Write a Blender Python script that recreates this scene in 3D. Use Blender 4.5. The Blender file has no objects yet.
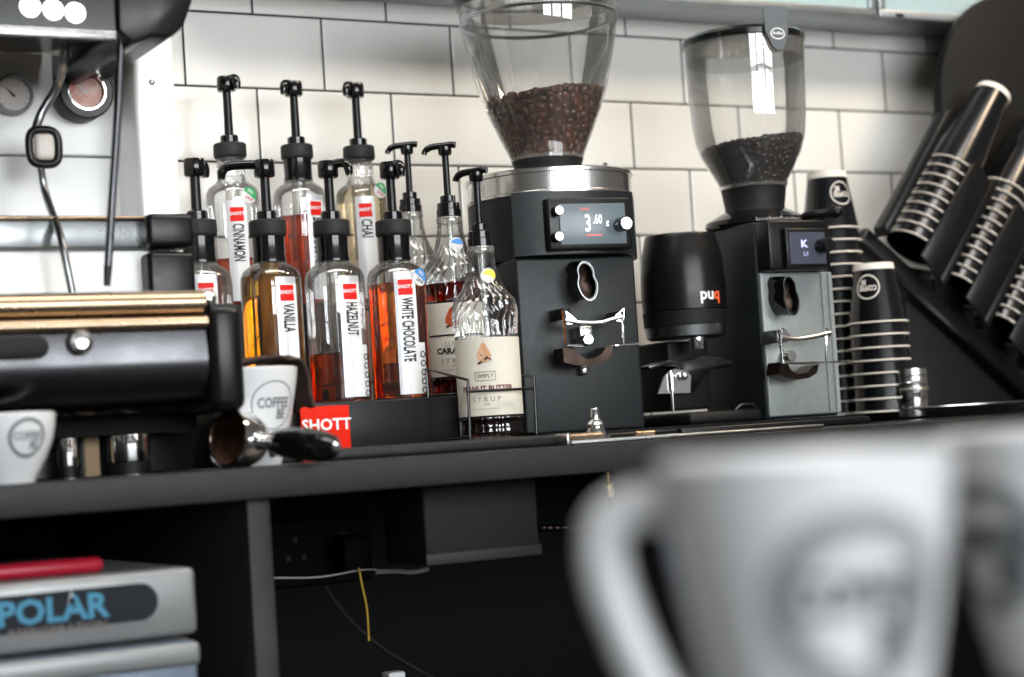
import bpy, bmesh, math, random
from mathutils import Vector, Matrix, noise
random.seed(7)
PI = math.pi
# ------------------------------------------------------------------ camera
FP = 1850.0
yaw, pit, rol = [math.radians(a) for a in (29.35, 2.942, 3.663)]
CF = Vector((math.sin(yaw)*math.cos(pit), math.cos(yaw)*math.cos(pit), math.sin(pit)))
_r = Vector((math.cos(yaw), -math.sin(yaw), 0)); _u = _r.cross(CF)
CR = _r*math.cos(rol) - _u*math.sin(rol)
CU = _u*math.cos(rol) + _r*math.sin(rol)
CP = Vector((0, -2.339, 0.916))
cam_d = bpy.data.cameras.new('camera'); cam = bpy.data.objects.new('camera', cam_d)
bpy.context.scene.collection.objects.link(cam)
cam_d.sensor_width = 36; cam_d.lens = FP/1024*36; cam_d.clip_start = 0.02
cam.matrix_world = Matrix(((CR.x, CU.x, -CF.x, CP.x), (CR.y, CU.y, -CF.y, CP.y), (CR.z, CU.z, -CF.z, CP.z), (0, 0, 0, 1)))
cam_d.dof.use_dof = True; cam_d.dof.focus_distance = 2.22; cam_d.dof.aperture_fstop = 3.4
scn = bpy.context.scene; scn.camera = cam
vs = scn.view_settings
vs.view_transform = 'Standard'; vs.look = 'None'; vs.gamma = 1; vs.use_curve_mapping = False; vs.exposure = 0.0
# ------------------------------------------------------------------ world
wd = bpy.data.worlds.new('world'); scn.world = wd; wd.use_nodes = True
wd.node_tree.nodes['Background'].inputs[0].default_value = (0.85, 0.92, 1.0, 1)
wd.node_tree.nodes['Background'].inputs[1].default_value = 0.30
WINDOW_L = 16.0
LAMP_W = 1.0
def area(name, loc, size, power, col, tgt):
    d = bpy.data.lights.new(name, 'AREA'); d.shape = 'RECTANGLE'; d.size = size[0]; d.size_y = size[1]; d.energy = power; d.color = col
    o = bpy.data.objects.new(name, d); bpy.context.scene.collection.objects.link(o); o.location = loc
    o.rotation_euler = (Vector(tgt)-Vector(loc)).to_track_quat('-Z', 'Y').to_euler(); return o
area('added_top_light', (.9, -1.25, 2.75), (2.6, .5), 44, (1, .97, .93), (1.1, -.15, 1.1))  # unseen overhead light, added to brighten the wall and machine tops
area('added_warm_fill', (2.6, -1.3, 2.6), (.5, .3), 20, (1, .78, .55), (1.9, -.1, 1.1))  # unseen warm fill, added to tint the tiles at lower right

# ------------------------------------------------------------------ pixel -> place helpers (photo pixels to metres)
def ray(px, py): return CF + CR*((px-512)/FP) + CU*((338.5-py)/FP)
def S(px, py, y):
    d = ray(px, py); return CP + d*((y-CP.y)/d.y)
def X(px, py, y): return S(px, py, y).x
class Loc:
    def __init__(s, p, rz=0): s.p = Vector(p); s.rz = rz; s.m = Matrix.Translation(s.p) @ Matrix.Rotation(rz, 4, 'Z'); s.i = s.m.inverted()
    def at(s, px, py, Y):                       # point on the local plane y = Y seen at the pixel
        o = s.i @ CP; d = s.i.to_3x3() @ ray(px, py); return o + d*((Y-o.y)/d.y)

# ------------------------------------------------------------------ materials
MATS = {}
def mat(name, col=(.8, .8, .8), rough=.5, metal=0., spec=.5, coat=0., noise_amt=0., noise_scale=30., bump=0., emis=None, es=0., col2=None, rvar=0.):
    m = bpy.data.materials.new(name); m.use_nodes = True; nt = m.node_tree; b = nt.nodes['Principled BSDF']
    b.inputs['Base Color'].default_value = (*col, 1); b.inputs['Roughness'].default_value = rough
    b.inputs['Metallic'].default_value = metal; b.inputs['Specular IOR Level'].default_value = spec
    b.inputs['Coat Weight'].default_value = coat; b.inputs['Coat Roughness'].default_value = .05
    if emis: b.inputs['Emission Color'].default_value = (*emis, 1); b.inputs['Emission Strength'].default_value = es
    tc = nt.nodes.new('ShaderNodeTexCoord'); n = nt.nodes.new('ShaderNodeTexNoise')
    n.inputs['Scale'].default_value = noise_scale; n.inputs['Detail'].default_value = 5
    nt.links.new(tc.outputs['Object'], n.inputs['Vector'])
    c2 = col2 or tuple(max(0, c*(1-noise_amt)) for c in col)
    mx = nt.nodes.new('ShaderNodeMix'); mx.data_type = 'RGBA'
    mx.inputs[6].default_value = (*col, 1); mx.inputs[7].default_value = (*c2, 1)
    mr = nt.nodes.new('ShaderNodeMapRange'); mr.inputs[1].default_value = .35; mr.inputs[2].default_value = .65
    nt.links.new(n.outputs['Fac'], mr.inputs[0]); nt.links.new(mr.outputs[0], mx.inputs[0]); nt.links.new(mx.outputs[2], b.inputs['Base Color'])
    if rvar:
        m2 = nt.nodes.new('ShaderNodeMapRange'); m2.inputs[3].default_value = max(0, rough-rvar); m2.inputs[4].default_value = rough+rvar
        nt.links.new(n.outputs['Fac'], m2.inputs[0]); nt.links.new(m2.outputs[0], b.inputs['Roughness'])
    if bump:
        bp = nt.nodes.new('ShaderNodeBump'); bp.inputs['Strength'].default_value = bump; bp.inputs['Distance'].default_value = .001
        nt.links.new(n.outputs['Fac'], bp.inputs['Height']); nt.links.new(bp.outputs[0], b.inputs['Normal'])
    MATS[name] = m; return m
def clear_mat(name, tint=(.97, .98, .98), ior=1.45, rough=.02, gl=1.0, film=0.0):
    """thin wall of clear plastic or glass: see-through with a fresnel sheen"""
    m = bpy.data.materials.new(name); m.use_nodes = True; nt = m.node_tree; nt.nodes.remove(nt.nodes['Principled BSDF'])
    out = nt.nodes['Material Output']; t = nt.nodes.new('ShaderNodeBsdfTransparent'); t.inputs[0].default_value = (*tint, 1)
    g = nt.nodes.new('ShaderNodeBsdfGlossy'); g.inputs['Roughness'].default_value = rough; g.inputs['Color'].default_value = (gl, gl, gl, 1)
    f = nt.nodes.new('ShaderNodeLayerWeight'); f.inputs[0].default_value = .32
    mp = nt.nodes.new('ShaderNodeMapRange'); mp.inputs[3].default_value = .05; mp.inputs[4].default_value = .85
    mx = nt.nodes.new('ShaderNodeMixShader'); nt.links.new(f.outputs['Fresnel'], mp.inputs[0]); nt.links.new(mp.outputs[0], mx.inputs[0])
    nt.links.new(t.outputs[0], mx.inputs[1]); nt.links.new(g.outputs[0], mx.inputs[2])
    last = mx
    if film:
        d = nt.nodes.new('ShaderNodeBsdfDiffuse'); d.inputs[0].default_value = (.8, .78, .72, 1)
        m2 = nt.nodes.new('ShaderNodeMixShader'); m2.inputs[0].default_value = film
        nt.links.new(mx.outputs[0], m2.inputs[1]); nt.links.new(d.outputs[0], m2.inputs[2]); last = m2
    nt.links.new(last.outputs[0], out.inputs[0]); MATS[name] = m; return m
def liquid_mat(name, col, ior=1.36):
    m = bpy.data.materials.new(name); m.use_nodes = True; nt = m.node_tree; nt.nodes.remove(nt.nodes['Principled BSDF'])
    g = nt.nodes.new('ShaderNodeBsdfRefraction'); g.inputs['IOR'].default_value = ior; g.inputs['Roughness'].default_value = 0
    g.inputs['Color'].default_value = (*col, 1); gg = nt.nodes.new('ShaderNodeBsdfGlossy'); gg.inputs['Roughness'].default_value = .03
    f = nt.nodes.new('ShaderNodeFresnel'); f.inputs[0].default_value = 1.2; mx = nt.nodes.new('ShaderNodeMixShader')
    nt.links.new(f.outputs[0], mx.inputs[0]); nt.links.new(g.outputs[0], mx.inputs[1]); nt.links.new(gg.outputs[0], mx.inputs[2])
    nt.links.new(mx.outputs[0], nt.nodes['Material Output'].inputs[0]); MATS[name] = m; return m

mat('black_plastic', (.006, .006, .0065), .30, spec=.3, noise_amt=.3, rvar=.08, noise_scale=60)
mat('black_gloss', (.004, .004, .0045), .14, spec=.4, coat=.15)
mat('black_matte', (.007, .007, .0075), .55, spec=.25, noise_amt=.3, noise_scale=90, bump=.15)
mat('dark_grey_ring', (.022, .022, .023), .6, spec=.3, noise_amt=.3, noise_scale=200)
mat('grinder_black', (.009, .012, .014), .42, spec=.35, noise_amt=.25, noise_scale=120, rvar=.1, bump=.05)
mat('grinder_grey', (.31, .34, .335), .42, metal=.35, noise_amt=.12, noise_scale=70, rvar=.1)
mat('chrome', (.82, .82, .82), .08, metal=1)
mat('brushed_steel', (.72, .72, .71), .24, metal=1, noise_amt=.15, noise_scale=40, rvar=.06)
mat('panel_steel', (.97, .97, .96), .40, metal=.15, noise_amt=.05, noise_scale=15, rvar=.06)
mat('dull_steel', (.40, .42, .43), .3, metal=1, noise_amt=.35, noise_scale=18, rvar=.1)
mat('dark_steel', (.085, .085, .09), .26, metal=1, noise_amt=.35, noise_scale=14, rvar=.08)
mat('warm_steel', (.46, .34, .23), .27, metal=1, noise_amt=.2, noise_scale=12, rvar=.05)
mat('bronze_dark', (.045, .030, .024), .35, metal=1, noise_amt=.5, noise_scale=50)
mat('copper_inside', (.30, .15, .08), .3, metal=1, noise_amt=.5, noise_scale=60)
mat('brass', (.55, .38, .15), .3, metal=1)
mat('board_black', (.0045, .0045, .0042), .6, spec=.2, noise_amt=.2)
mat('counter_black', (.010, .010, .011), .38, spec=.35, noise_amt=.4, noise_scale=25, rvar=.12)
mat('counter_edge', (.011, .0105, .0105), .5, spec=.3, noise_amt=.25, noise_scale=60, rvar=.05)
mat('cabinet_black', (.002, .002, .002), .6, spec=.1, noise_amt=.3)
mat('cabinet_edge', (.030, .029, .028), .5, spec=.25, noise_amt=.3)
mat('under_box', (.014, .0145, .016), .6, spec=.2, noise_amt=.2)
mat('fridge_grey', (.27, .28, .285), .35, metal=.4, noise_amt=.06)
mat('fridge_drawer', (.16, .20, .26), .35, metal=.4, noise_amt=.06)
mat('badge_navy', (.010, .013, .019), .6, spec=.2)
mat('logo_blue', (.03, .22, .36), .5)
mat('white_paint', (.75, .76, .78), .5)
mat('red_plastic', (.42, .010, .03), .35)
mat('red_card', (.72, .016, .003), .6, spec=.15, noise_amt=.05)
mat('label_red', (.70, .010, .006), .5, spec=.2)
mat('label_silver', (.62, .63, .65), .38, metal=.35, noise_amt=.05)
mat('label_white', (.80, .80, .79), .5)
mat('label_cream', (.72, .68, .58), .55, noise_amt=.04)
mat('ink', (.012, .012, .013), .6)
mat('ink_grey', (.22, .18, .17), .6)
mat('ink_maroon', (.15, .03, .03), .6)
mat('caramel', (.62, .30, .14), .5, col2=(.70, .46, .28), noise_scale=60)
mat('caramel_orange', (.62, .13, .02), .5, col2=(.42, .05, .01), noise_scale=90)
mat('choc_stripe', (.06, .015, .012), .5)
mat('green_sticker', (.04, .36, .12), .5)
mat('blue_sticker', (.08, .30, .72), .5)
mat('pink_ink', (.6, .08, .15), .5)
mat('yellow_sticker', (.85, .70, .08), .5)
mat('ceramic', (.80, .81, .82), .12, coat=.6)
mat('logo_grey', (.10, .11, .12), .45)
mat('logo_soft_grey', (.30, .31, .32), .45)
mat('coffee_liquid', (.22, .08, .02), .2)
mat('brown_cloth', (.055, .028, .020), .9, noise_amt=.4, noise_scale=250, bump=.8)
mat('paper_black', (.004, .0045, .006), .18, coat=.1)
mat('paper_rim', (.82, .76, .68), .5, noise_amt=.05)
mat('orange_print', (.9, .12, .03), .5)
mat('gauge_face', (.80, .74, .70), .4, noise_amt=.08, noise_scale=40)
mat('gauge_red', (.72, .22, .16), .4, noise_amt=.25, noise_scale=80, col2=(.8, .55, .45))
mat('wire_white', (.3, .3, .29), .5)
mat('wire_yellow', (.45, .28, .02), .5)
mat('wire_black', (.01, .01, .01), .4)
mat('beige_gap', (.26, .18, .10), .8)
mat('bean_brown', (.17, .052, .022), .28, col2=(.06, .018, .009), noise_scale=70, coat=.25)
mat('bean_dark', (.022, .010, .008), .25, col2=(.010, .006, .005), noise_scale=70, coat=.3)
mat('screen', (.06, .075, .08), .25, emis=(.10, .13, .15), es=.9, spec=.4)
mat('screen_dark', (.04, .045, .06), .18, emis=(.05, .055, .08), es=.5, coat=.4)
mat('screen_text', (.9, .9, .9), .4, emis=(.9, .95, 1), es=1.0)
mat('screen_red', (.6, .08, .06), .4, emis=(.8, .12, .1), es=.6)
mat('screen_violet', (.5, .5, .9), .4, emis=(.45, .45, 1), es=.7)
mat('led_white', (1, 1, 1), .4, emis=(1, 1, 1), es=6)
mat('cap_white', (.9, .9, .9), .2, coat=.5)
mat('alu', (.42, .45, .47), .35, metal=.8, noise_amt=.1)
mat('frost_glass', (.34, .44, .46), .25, noise_amt=.1, noise_scale=3)
mat('tab_grey', (.075, .09, .105), .5)
mat('room_wall', (.16, .15, .14), .8, noise_amt=.1, noise_scale=2)
mat('room_dark', (.05, .042, .035), .7, noise_amt=.2, noise_scale=3)
mat('ceiling_paint', (.30, .29, .28), .8)
mat('window_light', (1, 1, 1), .5, emis=(.93, .97, 1.0), es=WINDOW_L)
mat('lamp_glow', (1, 1, 1), .5, emis=(1, .72, .42), es=LAMP_W*3)
mat('syrup_core', (.45, .26, .02), .3)
clear_mat('clear_plastic', (.93, .93, .92), film=.035)
clear_mat('clear_bottle', (.965, .965, .965), film=.02)
clear_mat('clear_glass', (.93, .94, .94), rough=.03)
clear_mat('tube_clear', (.82, .82, .80), film=.12)
liquid_mat('syrup_amber', (.995, .74, .10))
liquid_mat('syrup_red', (.86, .26, .05))
liquid_mat('syrup_orange', (.97, .48, .06))
liquid_mat('syrup_dark', (.58, .10, .05))
liquid_mat('syrup_plum', (.28, .04, .06))
liquid_mat('syrup_clear', (.93, .87, .74))

def tile_material():
    m = bpy.data.materials.new('metro_tiles'); m.use_nodes = True; nt = m.node_tree; b = nt.nodes['Principled BSDF']; L = nt.links.new
    tc = nt.nodes.new('ShaderNodeTexCoord'); mp = nt.nodes.new('ShaderNodeMapping')
    mp.inputs['Rotation'].default_value = (-PI/2, 0, 0)
    L(tc.outputs['Object'], mp.inputs['Vector'])
    br = nt.nodes.new('ShaderNodeTexBrick'); br.inputs['Scale'].default_value = 1
    br.inputs['Brick Width'].default_value = .202; br.inputs['Row Height'].default_value = .102
    br.inputs['Mortar Size'].default_value = .0017; br.inputs['Mortar Smooth'].default_value = .1; br.offset = .5
    br.inputs['Color1'].default_value = (.68, .67, .635, 1); br.inputs['Color2'].default_value = (.64, .625, .58, 1); br.inputs['Mortar'].default_value = (.018, .018, .018, 1)
    br.inputs['Bias'].default_value = -.2
    L(mp.outputs[0], br.inputs['Vector']); L(br.outputs['Color'], b.inputs['Base Color'])
    n = nt.nodes.new('ShaderNodeTexNoise'); n.inputs['Scale'].default_value = 9; n.inputs['Detail'].default_value = 1.5; L(tc.outputs['Object'], n.inputs['Vector'])
    n2 = nt.nodes.new('ShaderNodeTexNoise'); n2.inputs['Scale'].default_value = 110; n2.inputs['Detail'].default_value = 1; L(tc.outputs['Object'], n2.inputs['Vector'])
    br2 = nt.nodes.new('ShaderNodeTexBrick'); br2.inputs['Scale'].default_value = 1
    br2.inputs['Brick Width'].default_value = .202; br2.inputs['Row Height'].default_value = .102
    br2.inputs['Mortar Size'].default_value = .005; br2.inputs['Mortar Smooth'].default_value = 1; br2.offset = .5
    L(mp.outputs[0], br2.inputs['Vector'])
    bp = nt.nodes.new('ShaderNodeBump'); bp.invert = True; bp.inputs['Strength'].default_value = .5; bp.inputs['Distance'].default_value = .0015
    L(br2.outputs['Fac'], bp.inputs['Height'])
    b2 = nt.nodes.new('ShaderNodeBump'); b2.inputs['Strength'].default_value = .6; b2.inputs['Distance'].default_value = .0035
    L(n.outputs['Fac'], b2.inputs['Height']); L(bp.outputs[0], b2.inputs['Normal'])
    b3 = nt.nodes.new('ShaderNodeBump'); b3.inputs['Strength'].default_value = .15; b3.inputs['Distance'].default_value = .0004
    L(n2.outputs['Fac'], b3.inputs['Height']); L(b2.outputs[0], b3.inputs['Normal']); L(b3.outputs[0], b.inputs['Normal'])
    rr = nt.nodes.new('ShaderNodeMapRange'); rr.inputs[3].default_value = .16; rr.inputs[4].default_value = .8
    L(br.outputs['Fac'], rr.inputs[0]); L(rr.outputs[0], b.inputs['Roughness'])
    MATS['tiles'] = m
tile_material()

# ------------------------------------------------------------------ mesh helpers
COL = scn.collection
def tag(o, label=None, cat=None, group=None, kind=None):
    if label: o['label'] = label
    if cat: o['category'] = cat
    if group: o['group'] = group
    if kind: o['kind'] = kind
    return o
def empty(name, loc, label, cat, group=None, rz=0, kind=None):
    o = bpy.data.objects.new(name, None); COL.objects.link(o); o.empty_display_size = .03
    o.location = loc; o.rotation_euler = (0, 0, rz); return tag(o, label, cat, group, kind)
class MB:
    def __init__(s): s.v = []; s.f = []
    def add(s, vs, fs, m=None):
        n = len(s.v)
        s.v += [tuple(m @ Vector(v)) if m else tuple(v) for v in vs]; s.f += [tuple(i+n for i in f) for f in fs]; return s
    def box(s, a, b, m=None, bev=0.):
        x0, y0, z0 = a; x1, y1, z1 = b
        if x0 > x1: x0, x1 = x1, x0
        if y0 > y1: y0, y1 = y1, y0
        if z0 > z1: z0, z1 = z1, z0
        bm = bmesh.new(); bmesh.ops.create_cube(bm, size=1)
        for v in bm.verts: v.co = Vector(((x0+x1)/2+v.co.x*(x1-x0), (y0+y1)/2+v.co.y*(y1-y0), (z0+z1)/2+v.co.z*(z1-z0)))
        if bev: bmesh.ops.bevel(bm, geom=bm.edges[:], offset=min(bev, .45*min(x1-x0, y1-y0, z1-z0)), segments=3, affect='EDGES', profile=.5)
        bm.verts.ensure_lookup_table(); bm.verts.index_update()
        s.add([v.co for v in bm.verts], [[v.index for v in f.verts] for f in bm.faces], m); bm.free(); return s
    def lathe(s, prof, n=40, m=None, mod=None, close=False):
        vs = []; fs = []
        for (r, z) in prof:
            for i in range(n):
                t = 2*PI*i/n; rr, tt = (mod(r, t, z), t) if mod else (r, t)
                vs.append((rr*math.cos(tt), rr*math.sin(tt), z))
        k = len(prof)
        for j in range(k-1 if not close else k):
            for i in range(n):
                a = j*n+i; b = j*n+(i+1) % n; jj = (j+1) % k; fs.append((a, b, jj*n+(i+1) % n, jj*n+i))
        if not close:
            if prof[0][0] > 1e-5: fs.append(tuple(range(n))[::-1])
            if prof[-1][0] > 1e-5: fs.append(tuple((k-1)*n+i for i in range(n)))
        return s.add(vs, fs, m)
    def open_lathe(s, prof, n=40, m=None, mod=None, a0=0, a1=2*PI):
        full = abs(a1-a0-2*PI) < 1e-6; vs = []; fs = []; c = n if full else n+1
        for (r, z) in prof:
            for i in range(c):
                t = a0+(a1-a0)*i/n; rr = mod(r, t, z) if mod else r; vs.append((rr*math.cos(t), rr*math.sin(t), z))
        for j in range(len(prof)-1):
            for i in range(n):
                a = j*c+i; b = j*c+(i+1) % c; fs.append((a, b, (j+1)*c+(i+1) % c, (j+1)*c+i))
        return s.add(vs, fs, m)
    def tube(s, pts, r, n=10, closed=False, flat=1.):
        P = [Vector(p) for p in pts]; k = len(P); R = r if isinstance(r, (list, tuple)) else [r]*k; vs = []; fs = []; up = None
        for i in range(k):
            if closed: t = (P[(i+1) % k]-P[i-1])
            else: t = P[min(i+1, k-1)]-P[max(i-1, 0)]
            t.normalize()
            if up is None: up = Vector((0, 0, 1)) if abs(t.z) < .9 else Vector((0, 1, 0))
            up = (up - t*up.dot(t)).normalized(); sd = t.cross(up)
            for j in range(n):
                a = 2*PI*j/n; vs.append(P[i]+sd*(R[i]*math.cos(a))+up*(R[i]*flat*math.sin(a)))
        for i in range(k if closed else k-1):
            for j in range(n):
                a = i*n+j; b = i*n+(j+1) % n; ii = (i+1) % k; fs.append((a, b, ii*n+(j+1) % n, ii*n+j))
        if not closed: fs.append(tuple(range(n))[::-1]); fs.append(tuple((k-1)*n+j for j in range(n)))
        return s.add(vs, fs)
    def prism(s, poly, depth, m=None, bev=0.):
        """polygon (u,v) in local x,z extruded along +y by depth"""
        bm = bmesh.new(); vs = [bm.verts.new((p[0], 0, p[1])) for p in poly]; f = bm.faces.new(vs)
        r = bmesh.ops.extrude_face_region(bm, geom=[f])
        for e in r['geom']:
            if isinstance(e, bmesh.types.BMVert): e.co.y += depth
        bmesh.ops.recalc_face_normals(bm, faces=bm.faces[:])
        if bev: bmesh.ops.bevel(bm, geom=[e for e in bm.edges], offset=bev, segments=2, affect='EDGES', profile=.5)
        bm.verts.index_update()
        s.add([v.co for v in bm.verts], [[v.index for v in f.verts] for f in bm.faces], m); bm.free(); return s
    def ball(s, c, r, n=16, sc=(1, 1, 1), m=None):
        prof = [(max(1e-6, math.sin(PI*i/10))*1., -math.cos(PI*i/10)) for i in range(11)]
        t = MB().lathe(prof, n); M = Matrix.Translation(c) @ Matrix.Diagonal((r*sc[0], r*sc[1], r*sc[2], 1))
        if m: M = m @ M
        return s.add(t.v, t.f, M)
    def build(s, name, material, parent=None, label=None, smooth=40, solid=0., sub=0, recalc=True, **kw):
        me = bpy.data.meshes.new(name); bm = bmesh.new(); vs = [bm.verts.new(v) for v in s.v]
        for f in s.f:
            try: bm.faces.new([vs[i] for i in f])
            except ValueError: pass
        bmesh.ops.remove_doubles(bm, verts=bm.verts[:], dist=1e-6)
        if recalc: bmesh.ops.recalc_face_normals(bm, faces=bm.faces[:])
        for f in bm.faces: f.smooth = smooth > 0
        for e in bm.edges:
            if len(e.link_faces) == 2 and e.calc_face_angle(0) > math.radians(smooth): e.smooth = False
        bm.to_mesh(me); bm.free(); o = bpy.data.objects.new(name, me); COL.objects.link(o)
        me.materials.append(MATS[material]); o.parent = parent
        if label: o['label'] = label
        if solid: q = o.modifiers.new('solid', 'SOLIDIFY'); q.thickness = solid; q.offset = 0
        if sub: q = o.modifiers.new('sub', 'SUBSURF'); q.levels = sub; q.render_levels = sub
        for k, v in kw.items(): o[k] = v
        return o
def text_data(txt, size=1., align='CENTER', bold=0.):
    c = bpy.data.curves.new('t', 'FONT'); c.offset = bold; c.body = txt; c.size = size; c.align_x = align; c.align_y = 'CENTER'; c.resolution_u = 2
    o = bpy.data.objects.new('t', c); me = bpy.data.meshes.new_from_object(o)
    vs = [(v.co.x, v.co.y) for v in me.vertices]; fs = [tuple(p.vertices) for p in me.polygons]
    bpy.data.objects.remove(o); bpy.data.curves.remove(c); bpy.data.meshes.remove(me); return vs, fs
def text_on(mb, txt, size, fn, sx=1., sy=1., ang=0., off=(0, 0), align='CENTER', bold=0.):
    vs, fs = text_data(txt, size, align, bold/max(1e-6, math.sqrt(sx*sy))); ca, sa = math.cos(ang), math.sin(ang)
    for (bx, by) in [(0, 0)]:
        pts = []
        for (x, y) in vs:
            x *= sx; y *= sy; x += bx; y += by; pts.append(fn(off[0]+x*ca-y*sa, off[1]+x*sa+y*ca))
        mb.add(pts, fs)
    return mb
def cyl_fn(R, a0, z0=0., eps=.0004):            # (u, v) on a cylinder: u to the right as seen from outside, v up
    def f(u, v):
        a = a0+u/R; return (math.cos(a)*(R+eps), math.sin(a)*(R+eps), z0+v)
    return f
def patch(mb, fn, u0, u1, v0, v1, nu=10, nv=1, rnd=0.):
    def inside(u, v):
        return u, v
    pts = []
    for j in range(nv+1):
        for i in range(nu+1): pts.append(fn(u0+(u1-u0)*i/nu, v0+(v1-v0)*j/nv))
    mb.add(pts, [(j*(nu+1)+i, j*(nu+1)+i+1, (j+1)*(nu+1)+i+1, (j+1)*(nu+1)+i) for j in range(nv) for i in range(nu)]); return mb
def ring_on(mb, fn, cx, cy, r0, r1, n=36, a0=0, a1=2*PI):
    pts = []
    for i in range(n+1):
        a = a0+(a1-a0)*i/n; pts += [fn(cx+r0*math.cos(a), cy+r0*math.sin(a)), fn(cx+r1*math.cos(a), cy+r1*math.sin(a))]
    return mb.add(pts, [(2*i, 2*i+1, 2*i+3, 2*i+2) for i in range(n)])
def disc_on(mb, fn, cx, cy, r, n=24, k=4, a0=0, a1=2*PI):
    for j in range(k): ring_on(mb, fn, cx, cy, r*j/k, r*(j+1)/k, n, a0, a1)
    return mb
def plane_fn(o, u, v, n=None, eps=0.):
    o = Vector(o); u = Vector(u).normalized(); v = Vector(v).normalized(); nn = Vector(n) if n else u.cross(v)
    return lambda a, b: tuple(o+u*a+v*b+nn*eps)
def tree_copy(o, parent=None):
    c = o.copy(); COL.objects.link(c); c.parent = parent
    for ch in [q for q in o.children]: tree_copy(ch, c)
    return c
def view_az(px): return yaw+math.atan((px-512)/FP)
def face_cam(px): return -PI/2 - view_az(px)       # angle (around z) of the direction pointing back to the camera
CT = .90                                           # counter top height

# ================================================================== ROOM
def wall(name, a, b, m): return tag(MB().box(a, b).build(name, m), kind='structure')
X0, ZL1 = .8408, .916+.5937
w = MB().box((-3-X0, 0, -1.5097), (4.2-X0, .10, 2.9-ZL1)).build('wall_back', 'tiles'); w.location = (X0, 0, ZL1); tag(w, kind='structure')
wall('floor', (-3, -6.6, -.05), (4.2, 0, 0), 'room_dark')
wall('ceiling', (-3, -6.6, 2.9), (4.2, .1, 2.95), 'ceiling_paint')
wall('wall_left', (-3.1, -6.6, 0), (-3, .1, 2.9), 'room_wall')
wall('wall_right', (4.2, -6.6, 0), (4.3, .1, 2.9), 'room_wall')
# front wall behind the camera, with three shop windows
WX = [(-1.5, -.1), (.1, 1.45), (1.7, 3.4)]; WZ = (1.05, 2.75)
f = MB().box((-3, -6.7, 0), (4.2, -6.6, WZ[0])).box((-3, -6.7, WZ[1]), (4.2, -6.6, 2.9))
xs = [-3]+[v for p in WX for v in p]+[4.2]
for i in range(0, len(xs), 2): f.box((xs[i], -6.7, WZ[0]), (xs[i+1], -6.6, WZ[1]))
tag(f.build('wall_front', 'room_wall'), kind='structure')
for i, (a, b) in enumerate(WX):
    r = empty('window_%d' % (i+1), ((a+b)/2, -6.62, WZ[0]), None, None, kind='structure'); hw = (b-a)/2; h = WZ[1]-WZ[0]
    MB().box((-hw, -.03, 0), (hw, -.02, h)).build('pane', 'window_light', r)
    fr = MB()
    for z in (0, h*.62, h): fr.box((-hw, -.02, z-.025), (hw, .02, z+.025))
    for x in (-hw, 0, hw): fr.box((x-.025, -.02, 0), (x+.025, .02, h))
    fr.build('window_frame', 'black_matte', r)


# ================================================================== COUNTER AND WHAT IS BELOW
ct = empty('countertop', (1.6, -.35, CT-.03), 'long black countertop with a worn dark grey front edge', 'countertop')
ct_m = MB().box((-1.6-1.2, -.345, 0), (2.5, .35, .03), bev=.002).build('worktop', 'counter_black', ct)
MB().box((-1.6-1.2, -.35, 0), (2.5, -.3452, .0297), bev=.0012).build('edge_strip', 'counter_edge', ct, 'dark grey scuffed edge strip')
und = empty('under_counter_unit', (.6, -.35, 0), 'black open cabinet carcass under the counter with an upright divider', 'cabinet')
dv = MB().box((S(246.5, 500, -.68).x-.6, -.33, 0), (S(271.5, 500, -.68).x-.6-.002, .33, CT-.0305), bev=.001); dv.build('divider_panel', 'cabinet_edge', und)
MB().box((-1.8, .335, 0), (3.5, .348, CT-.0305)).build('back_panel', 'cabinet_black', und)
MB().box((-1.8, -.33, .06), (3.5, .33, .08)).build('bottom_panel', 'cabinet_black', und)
# grey-black box hung under the counter
a = S(427, 566, -.6); b = S(536, 484, -.6)
bx = empty('under_counter_box', ((a.x+b.x)/2, -.6, a.z), 'dark grey box fixed under the counter right of the divider', 'box')
hw = (b.x-a.x)/2
MB().box((-hw, 0, 0), (hw, .10, CT-.0305-a.z), bev=.003).build('housing', 'under_box', bx)
MB().box((-hw-.001, -.002, 0), (hw+.001, .0, .012), bev=.0008).build('bottom_lip', 'cabinet_edge', bx)
# wall socket on the cabinet back
so = empty('double_socket', (.985, -.018, .775), 'dark double socket plate on the cabinet back behind the divider', 'socket')
MB().box((-.075, -.008, -.045), (.075, 0, .045), bev=.003).build('plate', 'cabinet_black', so)
for sx in (-.036, .036):
    q = MB()
    for dx, dz in ((0, .018), (-.011, -.006), (.011, -.006)): q.box((sx+dx-.003, -.0095, dz-.004), (sx+dx+.003, -.008, dz+.004))
    q.build('pin_holes', 'ink', so)
MB().box((.015, -.045, -.03), (.058, -.0096, .02), bev=.006).build('plug', 'cabinet_black', so)
# cables under the counter
def pxpath(pts, y): return [S(p[0], p[1], (p[2] if len(p) > 2 else y)) for p in pts]
def smooth_path(P, n=8):
    P = [Vector(p) for p in P]; out = []
    for i in range(len(P)-1):
        p0 = P[max(0, i-1)]; p1 = P[i]; p2 = P[i+1]; p3 = P[min(len(P)-1, i+2)]
        for k in range(n):
            t = k/n; out.append(.5*((2*p1)+(-p0+p2)*t+(2*p0-5*p1+4*p2-p3)*t*t+(-p0+3*p1-3*p2+p3)*t**3))
    return out+[P[-1]]
tag(MB().tube(smooth_path(pxpath([(274, 578), (320, 577), (362, 570), (385, 570)], -.45)), .0011, 8).build('cable', 'wire_white'), 'thin pale cable running along under the counter', 'cable')
tag(MB().tube(smooth_path(pxpath([(376, 572), (395, 571), (412, 572), (428, 569)], -.45)), .0028, 8).build('cable_connector', 'wire_white'), 'small pale inline connector at the end of the thin cable', 'connector')
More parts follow.
